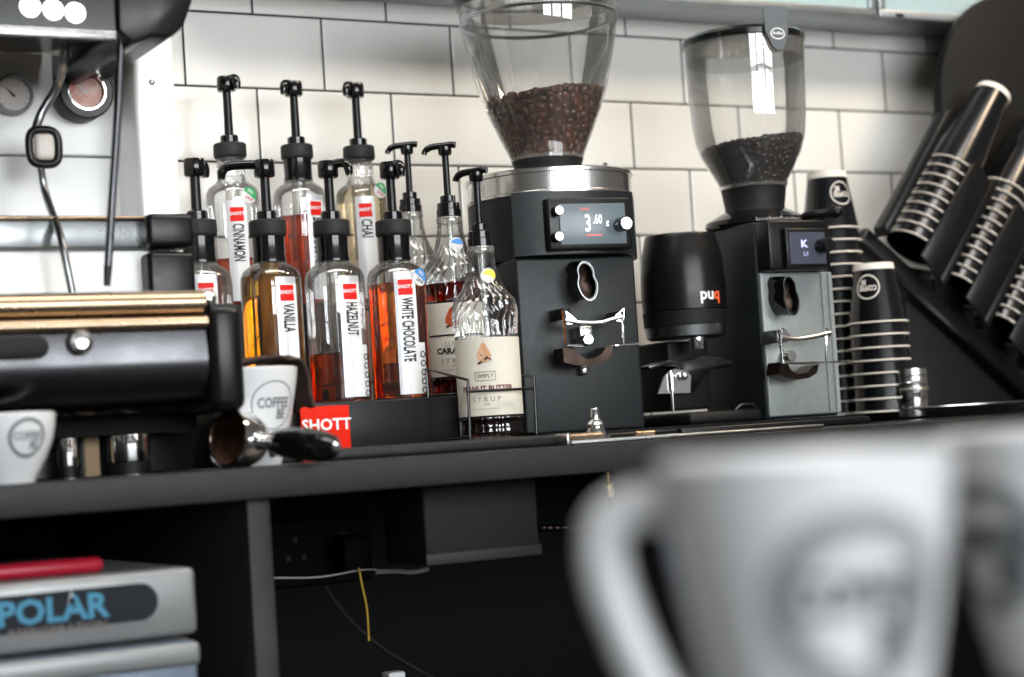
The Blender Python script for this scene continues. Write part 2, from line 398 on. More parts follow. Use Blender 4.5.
tag(MB().tube(smooth_path(pxpath([(359, 568), (362, 585), (367, 610), (369, 641)], -.46)), .0013, 8).build('cable', 'wire_yellow'), 'short yellow cable tail hanging under the counter', 'cable')
tag(MB().tube(smooth_path(pxpath([(325, 586), (350, 620), (385, 650), (432, 678), (470, 700)], -.40)), .0025, 8).build('cable', 'wire_black'), 'black cable sagging towards the cabinet floor', 'cable')
# hose and brass fitting below the jug rinser
def ribbed(P, r):
    P = smooth_path(P, 14); return P, [r*(1+.18*math.sin(i*1.6)) for i in range(len(P))]
P_, R_ = ribbed(pxpath([(538, 528), (560, 528), (592, 527), (609, 518), (612, 499)], -.50), .0042)
tag(MB().tube(P_, R_, 10).build('ribbed_hose', 'bronze_dark'), 'ribbed metal water hose under the counter below the rinser', 'hose')
ft = empty('brass_fitting', S(609, 498, -.50), 'small brass pipe fitting hanging from the counter underside', 'pipe fitting')
MB().lathe([(.004, 0), (.006, .002), (.006, .016), (.004, .018), (.0022, .019), (.0022, .041)], 12).build('stem', 'brass', ft)
MB().lathe([(.0075, .004), (.0075, .009)], 6).build('nut', 'brass', ft)
tag(MB().box((S(390, 676, -.45).x-.006, -.46, S(390, 676, -.45).z-.02), (S(397, 676, -.45).x+.006, -.44, S(390, 672, -.45).z), bev=.002).build('white_plug', 'white_paint'), 'small white plug end sticking up inside the dark cabinet', 'plug')

# drinks fridge, lower left
fl = S(188, 566, -.69); fz0 = S(193, 632, -.69).z
fr = empty('counter_fridge', (fl.x-.30, -.69, .081), 'grey under-counter fridge with a black name badge', 'fridge')
top = fl.z-.081; hb = fz0-.081
MB().box((-.30, 0, .0), (.298, .60, hb-.004), bev=.004).build('cabinet', 'fridge_grey', fr)
MB().box((-.30, -.02, hb), (.30, .60, top), bev=.006).build('header_panel', 'fridge_grey', fr)
dr = MB().box((-.30, -.022, .05), (.297, -.001, hb-.005), bev=.004).build('drawer_front', 'fridge_drawer', fr)
MB().box((-.30, -.034, hb-.026), (.296, -.0221, hb-.006), bev=.004).build('handle', 'fridge_grey', dr)
FL = Loc((fl.x-.30, -.69, .081))
p0 = FL.at(158, 605, -.021); p1 = FL.at(0, 598, -.021); pb = FL.at(0, 637, -.021)
bh = (p1.z-pb.z); cz = (p1.z+pb.z)/2+.001; ex = p0.x
poly = [(-.28, cz-bh/2)]+[(ex-bh*.5+bh*.5*math.cos(t), cz+bh/2*math.sin(t)) for t in [(-PI/2+PI*i/14) for i in range(15)]]+[(-.28, cz+bh/2)]
bd = MB(); bd.prism(poly, .0022, Matrix.Translation((0, -.0222, 0))); bdo = bd.build('badge', 'badge_navy', fr)
t = MB(); tp = FL.at(53, 611, -.0224)
pf = plane_fn((tp.x, -.0226, tp.z), (1, 0, 0), (0, 0, 1))
text_on(t, 'POLAR', .030, pf, sx=1.06, bold=.0009); t.build('lettering', 'logo_blue', bdo)
t = MB(); text_on(t, 'REFRIGERATION', .0095, pf, sx=1.25, off=(.004, -.0165)); t.build('small_lettering', 'ink_grey', bdo)
t = MB(); t.add([pf(.0135, .004), pf(.0205, .004), pf(.017, .016)], [(0, 1, 2)]); t.build('white_peak', 'white_paint', bdo)
# red bar resting on the fridge
ra = S(-60, 586, -.66); rb = S(102, 567, -.66); rz = fl.z+.0075
tag(MB().tube([(ra.x, -.64, rz), (rb.x-.004, -.66, rz), (rb.x, -.66, rz)], [.0072, .0072, .004], 14).build('plastic_rod', 'red_plastic'), 'glossy red plastic rod lying on top of the grey fridge', 'rod')

# ================================================================== ESPRESSO MACHINE
EM = Loc((.42, -.45, CT))
em = empty('espresso_machine', (.42, -.45, CT), 'big steel espresso machine with round front drum at the left', 'espresso machine')
YD = -.17                                  # local y of drum front (world -.62)
def E(px, py, Y): return EM.at(px, py, Y)
xl = -1.0
def extr(mb, prof, x0, x1, bev=0):         # profile (y,z) extruded along x
    n = len(prof); vs = [(x0, p[0], p[1]) for p in prof]+[(x1, p[0], p[1]) for p in prof]
    fs = [(i, (i+1) % n, n+(i+1) % n, n+i) for i in range(n)]+[tuple(range(n))[::-1], tuple(range(n, 2*n))]
    return mb.add(vs, fs)
zt = E(100, 291, YD).z; zb = E(100, 413, YD).z; z1 = E(100, 318, YD).z; z2 = E(100, 333, YD).z
xr = E(208, 350, YD).x; xe = E(243, 350, YD).x
# drum: rounded main body + two rounded lips
H = z2-zb
prof = [(YD+.10, z2)]+[(YD+.004, z2)]
for i in range(13):
    a = PI/2*(i/12); prof.append((YD+.05-.05*math.cos(a)**.8 if a < PI/2 else YD+.05, z2-H*.35-(H*.65)*math.sin(a)))
prof += [(YD+.20, zb), (YD+.20, z2)]
md = MB(); extr(md, prof, xl, xr); md.build('drum', 'dark_steel', em)
def lip(za, zc, y, name, m):
    hh = (za-zc)/2; c = (za+zc)/2
    pr = [(y+hh-hh*math.cos(t), c+hh*math.sin(t)) for t in [PI/2-PI*i/12 for i in range(13)]]+[(y+.12, zc), (y+.12, za)]
    k = MB(); extr(k, pr, xl, xr); k.build(name, m, em)
lip(zt, z1+.0012, YD-.002, 'upper_lip', 'warm_steel')
lip(z1, z2+.0008, YD-.006, 'lower_lip', 'warm_steel')
# end cap of the drum (black)
c0 = E(225, 352, YD-.006)
ec = MB(); ec.box((xr+.0005, YD-.008, E(225, 412, YD).z), (xe, YD+.13, E(225, 303, YD).z), bev=.012); ec.build('drum_end_cap', 'black_plastic', em)
cb = E(212, 297, YD); MB().ball((cb.x, YD+.012, cb.z-.001), .009).build('corner_ball', 'chrome', em)
q = E(80, 343, YD-.001); MB().lathe([(.004, 0), (.010, .001), (.012, .004), (.011, .010), (.006, .012), (.0055, .010), (0.0001, .0095)], 20, Matrix.Translation((q.x, YD+.002, q.z)) @ Matrix.Rotation(PI/2, 4, 'X')).build('bolt', 'brushed_steel', em)
qa = E(0, 347, YD-.002); qb = E(49, 347, YD-.002)
hh = .0105; pl = [(qb.x-hh+hh*math.cos(t), qb.z+hh*math.sin(t)) for t in [-PI/2+PI*i/10 for i in range(11)]]+[(qb.x-.13, qb.z+hh), (qb.x-.13, qb.z-hh)]
MB().prism(pl, .012, Matrix.Translation((0, YD-.004, 0)), bev=.0015).build('side_grip', 'black_matte', em)
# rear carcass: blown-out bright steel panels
YP = .10
zp = E(100, 50, YP).z
xcol0 = E(139, 170, .03).x; xcol1 = E(180, 170, .03).x
xp = E(136, 150, YP).x
gap = E(60, 156, YP).z
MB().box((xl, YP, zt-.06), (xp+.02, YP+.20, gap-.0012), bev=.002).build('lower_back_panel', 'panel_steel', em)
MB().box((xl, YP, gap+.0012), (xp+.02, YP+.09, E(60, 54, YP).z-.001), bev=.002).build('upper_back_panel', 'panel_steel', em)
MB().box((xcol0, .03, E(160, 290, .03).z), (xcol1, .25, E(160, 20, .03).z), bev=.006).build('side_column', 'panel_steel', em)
qs = MB()
for (px, py) in ((128, 190), (152, 82)):
    p = E(px, py, .03 if px > 140 else YP); qs.ball((p.x, p.y, p.z), .0035, 12, (1, .5, 1))
qs.build('screws', 'dull_steel', em)
# rail with band below
YR = .0
zr0 = E(80, 219, YR).z; zr1 = E(80, 249, YR).z; xrr = E(148, 235, YR).x
k = MB(); k.box((xl, YR, zr1), (xrr, YR+.02, zr0), bev=.003); k.build('cup_rail', 'dull_steel', em)
MB().box((xl, YR-.004, zr0-.001), (xrr, YR+.03, zr0+.003), bev=.0015).build('rail_trim', 'warm_steel', em)
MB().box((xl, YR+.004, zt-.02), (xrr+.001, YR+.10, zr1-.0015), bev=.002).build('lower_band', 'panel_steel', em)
a = E(149, 247, YR-.02); b = E(194, 213, YR-.02); MB().box((a.x, YR-.02, a.z), (b.x, YR+.10, b.z), bev=.006).build('rail_end_block', 'black_plastic', em)
a = E(150, 292, YR-.02); b = E(195, 251, YR-.02); MB().box((a.x, YR-.02, zt-.02), (b.x, YR+.10, b.z), bev=.006).build('lower_end_block', 'black_plastic', em)
# top housing, overhanging
YT = -.16
zt0 = E(60, 33, YT).z; zfar = zt0+.30
xt = E(115, 20, YT).x
prof = [(YT, zt0+.004), (YT+.004, zt0), (YP-.001, E(60, 54, YP).z), (YP+.10, E(60, 54, YP).z+.002), (YP+.10, zt0+.25), (YT, zt0+.25)]
k = MB(); extr(k, prof, xl, xt); k.build('top_housing', 'black_gloss', em)
MB().box((xl, YT-.003, zt0-.004), (xt, YT+.003, zt0+.0035), bev=.001).build('housing_trim', 'brushed_steel', em)
# right corner of the housing
pts = [(118, -40), (190, -40), (193, 0), (184, 26), (172, 37), (150, 36), (140, 42), (132, 44), (118, 30)]
poly = [(E(x, y, YT+.02).x, E(x, y, YT+.02).z) for x, y in pts]
MB().prism(poly, .30, Matrix.Translation((0, YT+.02, 0)), bev=.003).build('corner_cover', 'black_plastic', em)
for px, py in ((30, 7), (53, 10), (75, 13)):
    p = E(px, py, YT-.001)
    hd = MB().lathe([(.0001, 0), (.0085, 0), (.0095, .002), (.0088, .004), (.0001, .0042)], 24, Matrix.Translation((p.x, YT+.0001, p.z)) @ Matrix.Rotation(PI/2, 4, 'X')).build('button', 'led_white', em, 'round button lit white')
# gauges
def gauge(px, py, r, bez, ringmat, face, needle, Y):
    p = E(px, py, Y); M = Matrix.Translation((p.x, YP-.0005 if Y > 0 else Y, p.z)) @ Matrix.Rotation(PI/2, 4, 'X')
    d = (YP-Y)
    g = MB().open_lathe([(bez, -d), (bez, .004), (bez-.002, .007), (r+.002, .007), (r, .004), (r, -d)], 40, Matrix.Translation((p.x, Y, p.z)) @ Matrix.Rotation(PI/2, 4, 'X')).build('pressure_gauge', ringmat, em)
    MB().open_lathe([(.0001, .002), (r, .002)], 32, Matrix.Translation((p.x, Y, p.z)) @ Matrix.Rotation(PI/2, 4, 'X')).build('dial', face, g)
    k = MB(); pf = plane_fn((p.x, Y-.0035, p.z), (1, 0, 0), (0, 0, 1))
    k.add([pf(-.0006, -.003), pf(.0022, -.0015), pf(-r*.6, r*.55)], [(0, 1, 2)])
    for i in range(11):
        t = -.7+i*.46; c, s_ = math.cos(t), math.sin(t)
        k.add([pf(r*.8*c-s_*.0004, r*.8*s_+c*.0004), pf(r*.8*c+s_*.0004, r*.8*s_-c*.0004), pf(r*.93*c+s_*.0004, r*.93*s_-c*.0004), pf(r*.93*c-s_*.0004, r*.93*s_+c*.0004)], [(0, 1, 2, 3)])
    k.build('needle_and_ticks', needle, g)
sc = 2.02/FP
gauge(85, 92, 17*sc, 28*sc, 'black_plastic', 'gauge_red', 'white_paint', .075)
MB().open_lathe([(17*sc, .006), (18*sc, .0085), (19.5*sc, .0085), (20*sc, .006)], 40, Matrix.Translation(tuple(E(85, 92, .075))) @ Matrix.Rotation(PI/2, 4, 'X')).build('gauge_bezel', 'chrome', em)
gauge(13, 95, 16*sc, 20*sc, 'dull_steel', 'gauge_face', 'ink', .09)
# steam wand (straight black) and grey hose with ring grip
Yw = -.12
MB().tube([E(122, -30, Yw), E(121, 40, Yw), E(118, 110, Yw), E(112, 200, Yw), E(108, 268, Yw)], 4.2*1.78/FP, 14).build('steam_wand', 'dark_steel', em)
MB().tube([E(108, 266, Yw), E(107, 286, Yw)], [4.6*1.78/FP, 3.4*1.78/FP], 14).build('wand_tip', 'black_plastic', em)
MB().tube([E(123, -30, Yw), E(121.6, 30, Yw), E(121, 42, Yw)], [.0068, .0068, .005], 14).build('wand_joint', 'chrome', em)
MB().tube(smooth_path([E(65, 36, .0), E(64, 60, .0), E(58, 85, .02), E(42, 112, .03), E(36, 128, .03)]), .0046, 12).build('water_hose', 'dull_steel', em)
MB().tube(smooth_path([E(40, 165, .03), E(46, 195, .03), E(60, 235, -.02), E(66, 262, -.03), E(72, 292, -.03)]), .0042, 12).build('water_hose', 'dull_steel', em)
c = E(44, 147, .028); rg = []
for i in range(28):
    t = 2*PI*i/28; cc, ss = math.cos(t), math.sin(t); e = .6
    rg.append((c.x+.0155*math.copysign(abs(cc)**e, cc), .028, c.z+.0185*math.copysign(abs(ss)**e, ss)))
MB().tube(rg, .0045, 10, True).build('ring_grip', 'black_plastic', em)
MB().box((c.x-.010, .022, c.z-.014), (c.x+.010, .034, c.z+.014), bev=.005).build('grip_insert', 'gauge_face', em)
# undercarriage and feet
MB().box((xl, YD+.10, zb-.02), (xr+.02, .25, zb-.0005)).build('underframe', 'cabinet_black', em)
for px, r in ((128, .0215), (67, .010)):
    p = E(px, 440, YD+.14)
    ht = zb-.0205
    g = MB().lathe([(r*.95, .012), (r, .014), (r, ht)], 28, Matrix.Translation((p.x, p.y, 0))).build('foot', 'chrome', em)
    MB().lathe([(r*1.02, 0), (r*1.02, .0115)], 28, Matrix.Translation((p.x, p.y, 0))).build('foot_pad', 'black_matte', g)
MB().box((xl, .0, .001), (E(190, 400, .0).x, .2, zb-.0205)).build('drain_box', 'black_plastic', em)
tag(MB().box((S(83, 450, -.475).x, -.48, CT), (S(98, 450, -.475).x, -.478, S(90, 434, -.475).z), bev=.001).build('gap_stand_in', 'beige_gap'), 'small beige panel standing in for the gap under the espresso machine between its feet', 'card')  # added panel in place of the gap where the background shows through

# ================================================================== CERAMIC CUPS
def logo_on(par, fn, R, matn='logo_grey', flip=0., texts=True, thick=.09):
    bw = .03 if thick > .3 else .012
    k = MB(); ring_on(k, fn, 0, 0, R*(1-thick), R, 44); k.build('logo_ring', 'logo_soft_grey' if thick > .3 else matn, par)
    k = MB(); text_on(k, 'COFFEE', R*.58, fn, sx=.74, off=(0, R*.08) if not flip else (0, -R*.08), ang=flip, bold=R*bw)
    text_on(k, 'BE', R*.58, fn, sx=.74, off=(R*.36, -R*.38) if not flip else (-R*.36, R*.38), ang=flip, bold=R*bw)
    k.build('logo_lettering', matn, par)
def interp(prof, z):
    for (r0, z0), (r1, z1) in zip(prof, prof[1:]):
        if z0 <= z <= z1: return r0+(r1-r0)*(z-z0)/max(1e-9, z1-z0)
    return prof[-1][0]
def prof_fn(prof, a0, z0, R0, eps=.0004):
    def f(u, v):
        a = a0+u/R0; r = interp(prof, z0+v)+eps; return (r*math.cos(a), r*math.sin(a), z0+v)
    return f
def ceramic_cup(name, loc, prof, label, cat, logo_ang, logo_z, logo_R, lm='logo_grey', handle=None, fill=None, th=.004, group=None, thick=.09):
    o = empty(name, loc, label, cat, group)
    inner = [(max(.001, r-th), max(z, .006)) for r, z in prof if z > .004]
    full = [(prof[0][0]*.8, 0)]+prof+[(prof[-1][0]-th/2, prof[-1][1]+.0012)]+inner[::-1]+[(.0005, .0055)]
    MB().lathe(full, 64).build('cup_body', 'ceramic', o)
    fn = prof_fn(prof, logo_ang, logo_z, interp(prof, logo_z)); logo_on(o, fn, logo_R, lm, thick=thick)
    if fill: MB().lathe([(.0005, fill), (interp(prof, fill)-th-.0004, fill)], 48).build('coffee', 'coffee_liquid', o)
    if handle:
        ha, pts, rr = handle
        P = smooth_path([(math.cos(ha)*p[0], math.sin(ha)*p[0], p[1]) for p in pts], 8)
        MB().tube(P, rr, 14, flat=1.3).build('handle', 'ceramic', o)
    return o
curve_prof = [(.022, 0), (.023, .003), (.027, .010), (.034, .023), (.0395, .037), (.0425, .050), (.0435, .062)]
p = S(10, 450, -.652)
ceramic_cup('coffee_cup', (S(10, 485, -.652).x, -.652, CT), curve_prof, 'white coffee cup with a grey ring logo at the far left counter edge', 'cup', face_cam(10)+.45, .040, .0178, 'logo_grey', fill=.053, thick=.17)
tall = [(.026, 0), (.027, .003), (.032, .020), (.0405, .055), (.0465, .085), (.0480, .098)]
cp = S(256, 466, -.56)
tc_ = ceramic_cup('latte_cup', (cp.x, -.56, CT), tall, 'tall white cup with thin ring logo behind the portafilter', 'cup', face_cam(253)+.55, .060, .0245, 'logo_grey', thick=.05)
# brown cloth over the tall cup
c0 = Vector((cp.x, -.56, CT)); g = []; NU, NV = 22, 12
base = [(-.036, .1025), (-.020, .106), (-.002, .108), (.016, .110), (.030, .109), (.0445, .106), (.0515, .096), (.0525, .080), (.053, .066), (.057, .055)]
for i in range(NU):
    t = i/(NU-1)*(len(base)-1); k_ = min(int(t), len(base)-2); fr_ = t-k_
    bx_ = base[k_][0]+(base[k_+1][0]-base[k_][0])*fr_; bz = base[k_][1]+(base[k_+1][1]-base[k_][1])*fr_
    for j in range(NV):
        v = j/(NV-1); yy = -.026+v*.06
        n_ = noise.noise(Vector((i*.45, j*.7, 3)))*.007
        g.append((bx_+n_*.5+(.004*math.sin(v*9) if i > NU*.6 else 0), yy, bz+n_-.018*(max(0, abs(v-.45)-.42))-(0 if i > 5 else (5-i)*.0003)))
k = MB(); k.add(g, [(i*NV+j, i*NV+j+1, (i+1)*NV+j+1, (i+1)*NV+j) for i in range(NU-1) for j in range(NV-1)])
o = k.build('brown_cloth', 'brown_cloth', None, solid=.004, sub=1); o.location = c0
tag(o, 'dark brown cloth draped over the rim of the tall white cup', 'cloth')

# portafilter lying at the counter edge
va = view_az(250); Rt = Vector((math.cos(va), -math.sin(va), 0)); Fw = Vector((math.sin(va), math.cos(va), 0))
A = (-Rt*.79-Fw*.60+Vector((0, 0, .16))).normalized(); Hh = (Rt*.62-Fw*.77+Vector((0, 0, -.10))); Hh = (Hh-A*Hh.dot(A)).normalized()
bc = S(240, 439, -.60); Zc = A.cross(Hh)
Mx = Matrix(((Hh.x, Zc.x, A.x, bc.x), (Hh.y, Zc.y, A.y, bc.y), (Hh.z, Zc.z, A.z, bc.z), (0, 0, 0, 1)))
pfo = empty('portafilter', (bc.x, bc.y, CT), 'chrome portafilter with black handle lying on the counter edge', 'portafilter')
Mi = Matrix.Translation((0, 0, bc.z-CT)) @ Matrix(((Hh.x, Zc.x, A.x, 0), (Hh.y, Zc.y, A.y, 0), (Hh.z, Zc.z, A.z, 0), (0, 0, 0, 1)))
MB().lathe([(.001, -.028), (.012, -.028), (.022, -.020), (.028, -.008), (.0285, .010), (.0305, .012), (.0305, .016), (.0275, .016), (.0265, .010)], 44, Mi).build('basket_holder', 'chrome', pfo)
MB().lathe([(.0268, .0155), (.0255, .006), (.024, -.010), (.018, -.014), (.0005, -.015)], 44, Mi).build('filter_basket', 'copper_inside', pfo)
def on_h(P): return [tuple(Mi @ Vector(p)) for p in P]
MB().tube(on_h([(.026, 0, -.004), (.036, 0, -.004), (.046, 0, -.003), (.052, 0, -.003)]), [.010, .0075, .0085, .0095], 18).build('neck', 'chrome', pfo)
MB().tube(on_h([(.050, 0, -.003), (.060, 0, -.002), (.080, 0, 0), (.105, 0, .001), (.130, 0, .001), (.145, 0, .0), (.153, 0, 0)]), [.0095, .0125, .0155, .0160, .0150, .0115, .0045], 22).build('handle', 'black_gloss', pfo)
MB().tube(on_h([(.1525, 0, 0), (.1555, 0, 0)]), [.0055, .0035], 16).build('end_cap', 'chrome', pfo)
sp = MB(); sp.tube(on_h([(0, 0, -.026), (0, 0, -.036), (.0, .012, -.044)]), [.007, .006, .005], 12); sp.tube(on_h([(0, 0, -.026), (0, 0, -.036), (0, -.012, -.044)]), [.007, .006, .005], 12)
sp.build('spout', 'chrome', pfo)

# ================================================================== SYRUP STAND, CARD
zs1 = S(350, 403, -.36).z; zs2 = S(300, 304, -.12).z
sx0 = .705; sx1 = S(461, 430, -.44).x
st = empty('bottle_stand', ((sx0+sx1)/2, -.44, CT), 'black two-step stand holding the syrup bottles', 'bottle stand')
hw = (sx1-sx0)/2
MB().box((-hw, 0, 0), (hw, .31, zs1-CT), bev=.002).build('front_step', 'black_plastic', st)
MB().box((X(418, 330, -.185)-(sx0+sx1)/2-.04, .215, zs1-CT+.0003), (X(418, 330, -.185)-(sx0+sx1)/2+.04, .305, zs1-CT+.025), bev=.002).build('riser_block', 'black_plastic', st)
xr2 = S(372, 330, -.125).x-(sx0+sx1)/2
MB().box((-hw, .3102, 0), (hw+.01, .425, zs2-CT), bev=.002).build('rear_step', 'black_plastic', st)
cd = S(327, 425, -.46); ca_ = S(303.5, 409, -.46); cb_ = S(352, 405, -.46)
rc = empty('red_card', (cd.x, -.455, CT), 'red card with white lettering in front of the bottle stand', 'card')
hw = (cb_.x-ca_.x)/2; hz = (S(327, 406, -.455).z-CT)
MB().box((-hw, -.0015, 0), (hw, .0015, hz), bev=.0004).build('card', 'red_card', rc)
t = MB(); text_on(t, 'SHOTT', .0175, plane_fn((.001, -.0019, hz-.021), (1, 0, 0), (0, 0, 1)), sx=1.05, bold=.0005); t.build('lettering', 'label_white', rc)

# ================================================================== PUMP BOTTLES
def smoothprof(pts, n=5):
    P = [Vector((p[0], 0, p[1])) for p in pts]; return [(max(0, q.x), q.z) for q in smooth_path(P, n)]
BR = .0352
BODY = [(.030, 0), (.0335, .001), (BR, .004), (BR, .140), (.0345, .148), (.032, .1545), (.0275, .159), (.022, .1625), (.0192, .165), (.0188, .170)]
def pump(par, z, lev_az, lev_len, dark_neck=True, ext=0.):
    if dark_neck:
        MB().lathe([(.0192, z), (.0192, z+.004), (.0186, z+.006), (.0186, z+.029)], 32).build('neck_sleeve', 'black_gloss', par)
    else:
        MB().open_lathe([(.0188, z-.002), (.0175, z+.004), (.0175, z+.008), (.0187, z+.012), (.0175, z+.016), (.0187, z+.020), (.0175, z+.023), (.0175, z+.030)], 32).build('threaded_neck', 'clear_bottle', par)
    MB().lathe([(.0195, z+.0292), (.0212, z+.031), (.0216, z+.034), (.0212, z+.047), (.0195, z+.0485), (.012, z+.0487)], 36).build('screw_ring', 'dark_grey_ring', par)
    MB().lathe([(.0118, z+.0488), (.0118, z+.058), (.0100, z+.0595), (.006, z+.0597)], 20).build('guide_nut', 'black_gloss', par)
    MB().lathe([(.0058, z+.0598), (.0054, z+.100+ext)], 16).build('plunger', 'black_plastic', par)
    h = z+.098+ext
    hdm = MB().lathe([(.006, h), (.011, h+.001), (.0122, h+.003), (.0122, h+.017), (.011, h+.0205), (.0001, h+.021)], 28)
    c, s_ = math.cos(lev_az), math.sin(lev_az)
    L = lev_len
    def q(r, zz): return (c*r, s_*r, h+zz)
    hdm.tube(smooth_path([q(.004, .0155), q(L*.45, .0165), q(L*.8, .0155), q(L*.93, .010), q(L*.96, .001)], 5), [.0055]*17+[.0048]*2+[.0042]*2, 12)
    hdm.build('pump_head', 'black_gloss', par)
def big_text_label(par, flavour, ang, v0, v1, circles=False, R=BR, length=None, wid=.026, tsz=.0125, white=False):
    fn = cyl_fn(R, ang, 0, .0006); k = MB(); patch(k, fn, -wid/2, wid/2, v0, v1, 8, 1); lb = k.build('label', 'label_silver', par)
    fn2 = cyl_fn(R, ang, 0, .0010); k = MB(); patch(k, fn2, -wid/2+.0105, wid/2, v0, v1-.008, 6, 1); k.build('white_stripe', 'label_white', lb)
    fn3 = cyl_fn(R, ang, 0, .0014); rz = v1-.018
    k = MB(); patch(k, fn3, -.0085, .0085, rz-.0095, rz+.0085, 6, 1); k.build('red_square', 'label_red', lb)
    fn4 = cyl_fn(R, ang, 0, .0018); k = MB(); text_on(k, 'SHOTT', .0058, fn4, off=(0, rz), bold=.0002); k.build('brand_text', 'label_white', lb)
    vs_, _ = text_data(flavour, 1.); w_ = max(v[0] for v in vs_)-min(v[0] for v in vs_)
    L = length or w_*.0072
    k = MB(); text_on(k, flavour, 1., fn4, sx=L/w_, sy=.0195, ang=-PI/2, off=(.000, rz-.013-L/2), bold=.0003); k.build('flavour_text', 'ink', lb)
    if circles:
        k = MB()
        for i in range(5): ring_on(k, fn4, wid/2+.0045, .010+i*.0105, .0026, .0040, 18)
        k.build('ring_pattern', 'ink', par)
        k = MB(); patch(k, fn, wid/2, wid/2+.010, v0, .066, 4, 1); k.build('ring_strip', 'label_white', par)
    return lb
def sticker(par, ang, z, m, R=BR, r=.0105, tilt=.5):
    fn = cyl_fn(R, ang, z, .0022); k = MB(); disc_on(k, fn, 0, 0, r, 24); s_ = k.build('date_sticker', 'label_white', par)
    fn = cyl_fn(R, ang, z, .0027); k = MB(); disc_on(k, fn, 0, 0, r, 16, 4, -.1-tilt, PI-.1-tilt); k.build('sticker_band', m, s_)
    fn = cyl_fn(R, ang, z, .0032); k = MB(); text_on(k, 'FRI', r*.6, fn, ang=-tilt, off=(r*.15*math.sin(tilt), r*.42), bold=.0001); k.build('day_text', 'label_white', s_)
    k = MB(); text_on(k, '24.8', r*.6, fn, ang=-tilt, off=(-r*.35*math.sin(tilt), -r*.4), bold=.0001); k.build('date_text', 'pink_ink' if m == 'green_sticker' else 'ink', s_)
def liquid(par, h, m, rin=.0338, prof=None, body=BODY):
    top = [(r*rin/BR, z) for r, z in body if .003 < z < h-.001]
    pr = [(.0001, .0032), (rin*.93, .0032)]+top+[(interp(body, h)*rin/BR, h), (.0001, h)]
    return MB().lathe(pr, 56).build('syrup', m, par)
def syrup_bottle(px, pyb, y, zb_, label, flavour, liq, lh, lev, levlen, lab_off, circles=False, dark_neck=True, stick=None, length=None, lab_top=.138, core=False, ext=0.):
    x = X(px, pyb, y)
    o = empty('syrup_bottle', (x, y, zb_), label, 'bottle', 'syrup pump bottles with silver labels')
    MB().open_lathe([(.0001, 0)]+BODY[0:], 56).build('bottle', 'clear_bottle', o)
    pump(o, .166, lev, levlen, dark_neck, ext)
    MB().open_lathe([(.0095, .060), (.0095, .165)], 20).build('pump_tube', 'tube_clear' if not core else 'syrup_core', o)
    MB().lathe([(.0042, .006), (.0042, .0595)], 14).build('dip_tube', 'tube_clear' if not core else 'syrup_core', o)
    if liq: liquid(o, lh, liq)
    big_text_label(o, flavour, face_cam(px)+lab_off, .006, lab_top, circles, length=length)
    if stick: sticker(o, face_cam(px)+stick[0], stick[1], stick[2])
    return o
ZA = zs1; ZB = zs2
yF, yB = -.36, -.083
vl = view_az(270)
toL = PI-vl                                      # direction that looks left in the photo
# front row
syrup_bottle(204, 340, yF, ZA, 'front row syrup bottle half hidden by the espresso machine, reddish square on label', 'CARAMEL', None, 0, toL-2.2, .02, .15, lab_top=.150)
syrup_bottle(274, 340, yF, ZA, 'front row bottle labelled VANILLA full of amber syrup', 'VANILLA', 'syrup_amber', .150, toL-.1, .052, .52, length=.032, core=True, lab_top=.146)
syrup_bottle(338, 340, yF, ZA, 'front row bottle labelled HAZELNUT, less than half full', 'HAZELNUT', 'syrup_red', .058, toL+PI-.6, .030, .50, circles=True, length=.038, lab_top=.146)
syrup_bottle(400, 340, yF, ZA, 'front row bottle labelled WHITE CHOCOLATE nearly full of orange syrup', 'WHITE CHOCOLATE', 'syrup_orange', .138, toL+2.2, .022, .28, circles=True, length=.075, stick=(.85, .143, 'blue_sticker'), lab_top=.150)
# rear row
syrup_bottle(235, 240, yB, ZB, 'rear row bottle labelled CINNAMON with a green day sticker', 'CINNAMON', 'syrup_red', .062, toL+2.3, .022, .12, dark_neck=False, stick=(.62, .142, 'green_sticker'), length=.048, lab_top=.136, ext=.018)
syrup_bottle(302, 240, yB, ZB, 'rear row bottle labelled BUTTERSCOTCH nearly full of brown red syrup', 'BUTTERSCOTCH', 'syrup_red', .118, toL+.9, .022, .62, length=.066, lab_top=.144, ext=.015)
syrup_bottle(364, 240, yB, ZB, 'rear row bottle labelled CHAI full of pale syrup', 'CHAI', 'syrup_clear', .158, toL+.9, .022, .12, dark_neck=False, stick=(.78, .150, 'green_sticker'), length=.024, lab_top=.142, ext=.016)

# ribbed glass bottles with cream labels
GR = .0368
GP = smoothprof([(.030, 0), (.0345, .002), (.0355, .008), (.0345, .016), (.0362, .024), (GR, .030), (GR, .112), (.0362, .118), (.0368, .136), (.0375, .147), (.0345, .160), (.0255, .172), (.0195, .186), (.0165, .202), (.0148, .216), (.0146, .222)], 4)
def rib(r, t, z):
    if .028 < z < .114: return r
    if z < .028: return r*(1+.022*math.cos(t*26))
    if z > .205: return r
    k = min(1, (z-.114)/.02)*min(1, (.205-z)/.02)
    return r*(1+.035*k*math.cos(24*(t+14*max(0, z-.14))))
def drop(mb, fn, cx, cy, r, h):
    pts = [fn(cx, cy)]; n = 24
    for i in range(n):
        a = 2*PI*i/n; x = r*math.sin(a)*(1 if math.cos(a) < 0 else (1-.45*math.cos(a)**1.5)); yv = -r*.8*1+0
        yv = r*(-math.cos(a)*-1) ; yv = r*math.cos(a) if math.cos(a) < 0 else (h-r)*math.cos(a)**1.3
        pts.append(fn(cx+x, cy+yv))
    mb.add(pts, [(0, 1+i, 1+(i+1) % n) for i in range(n)])
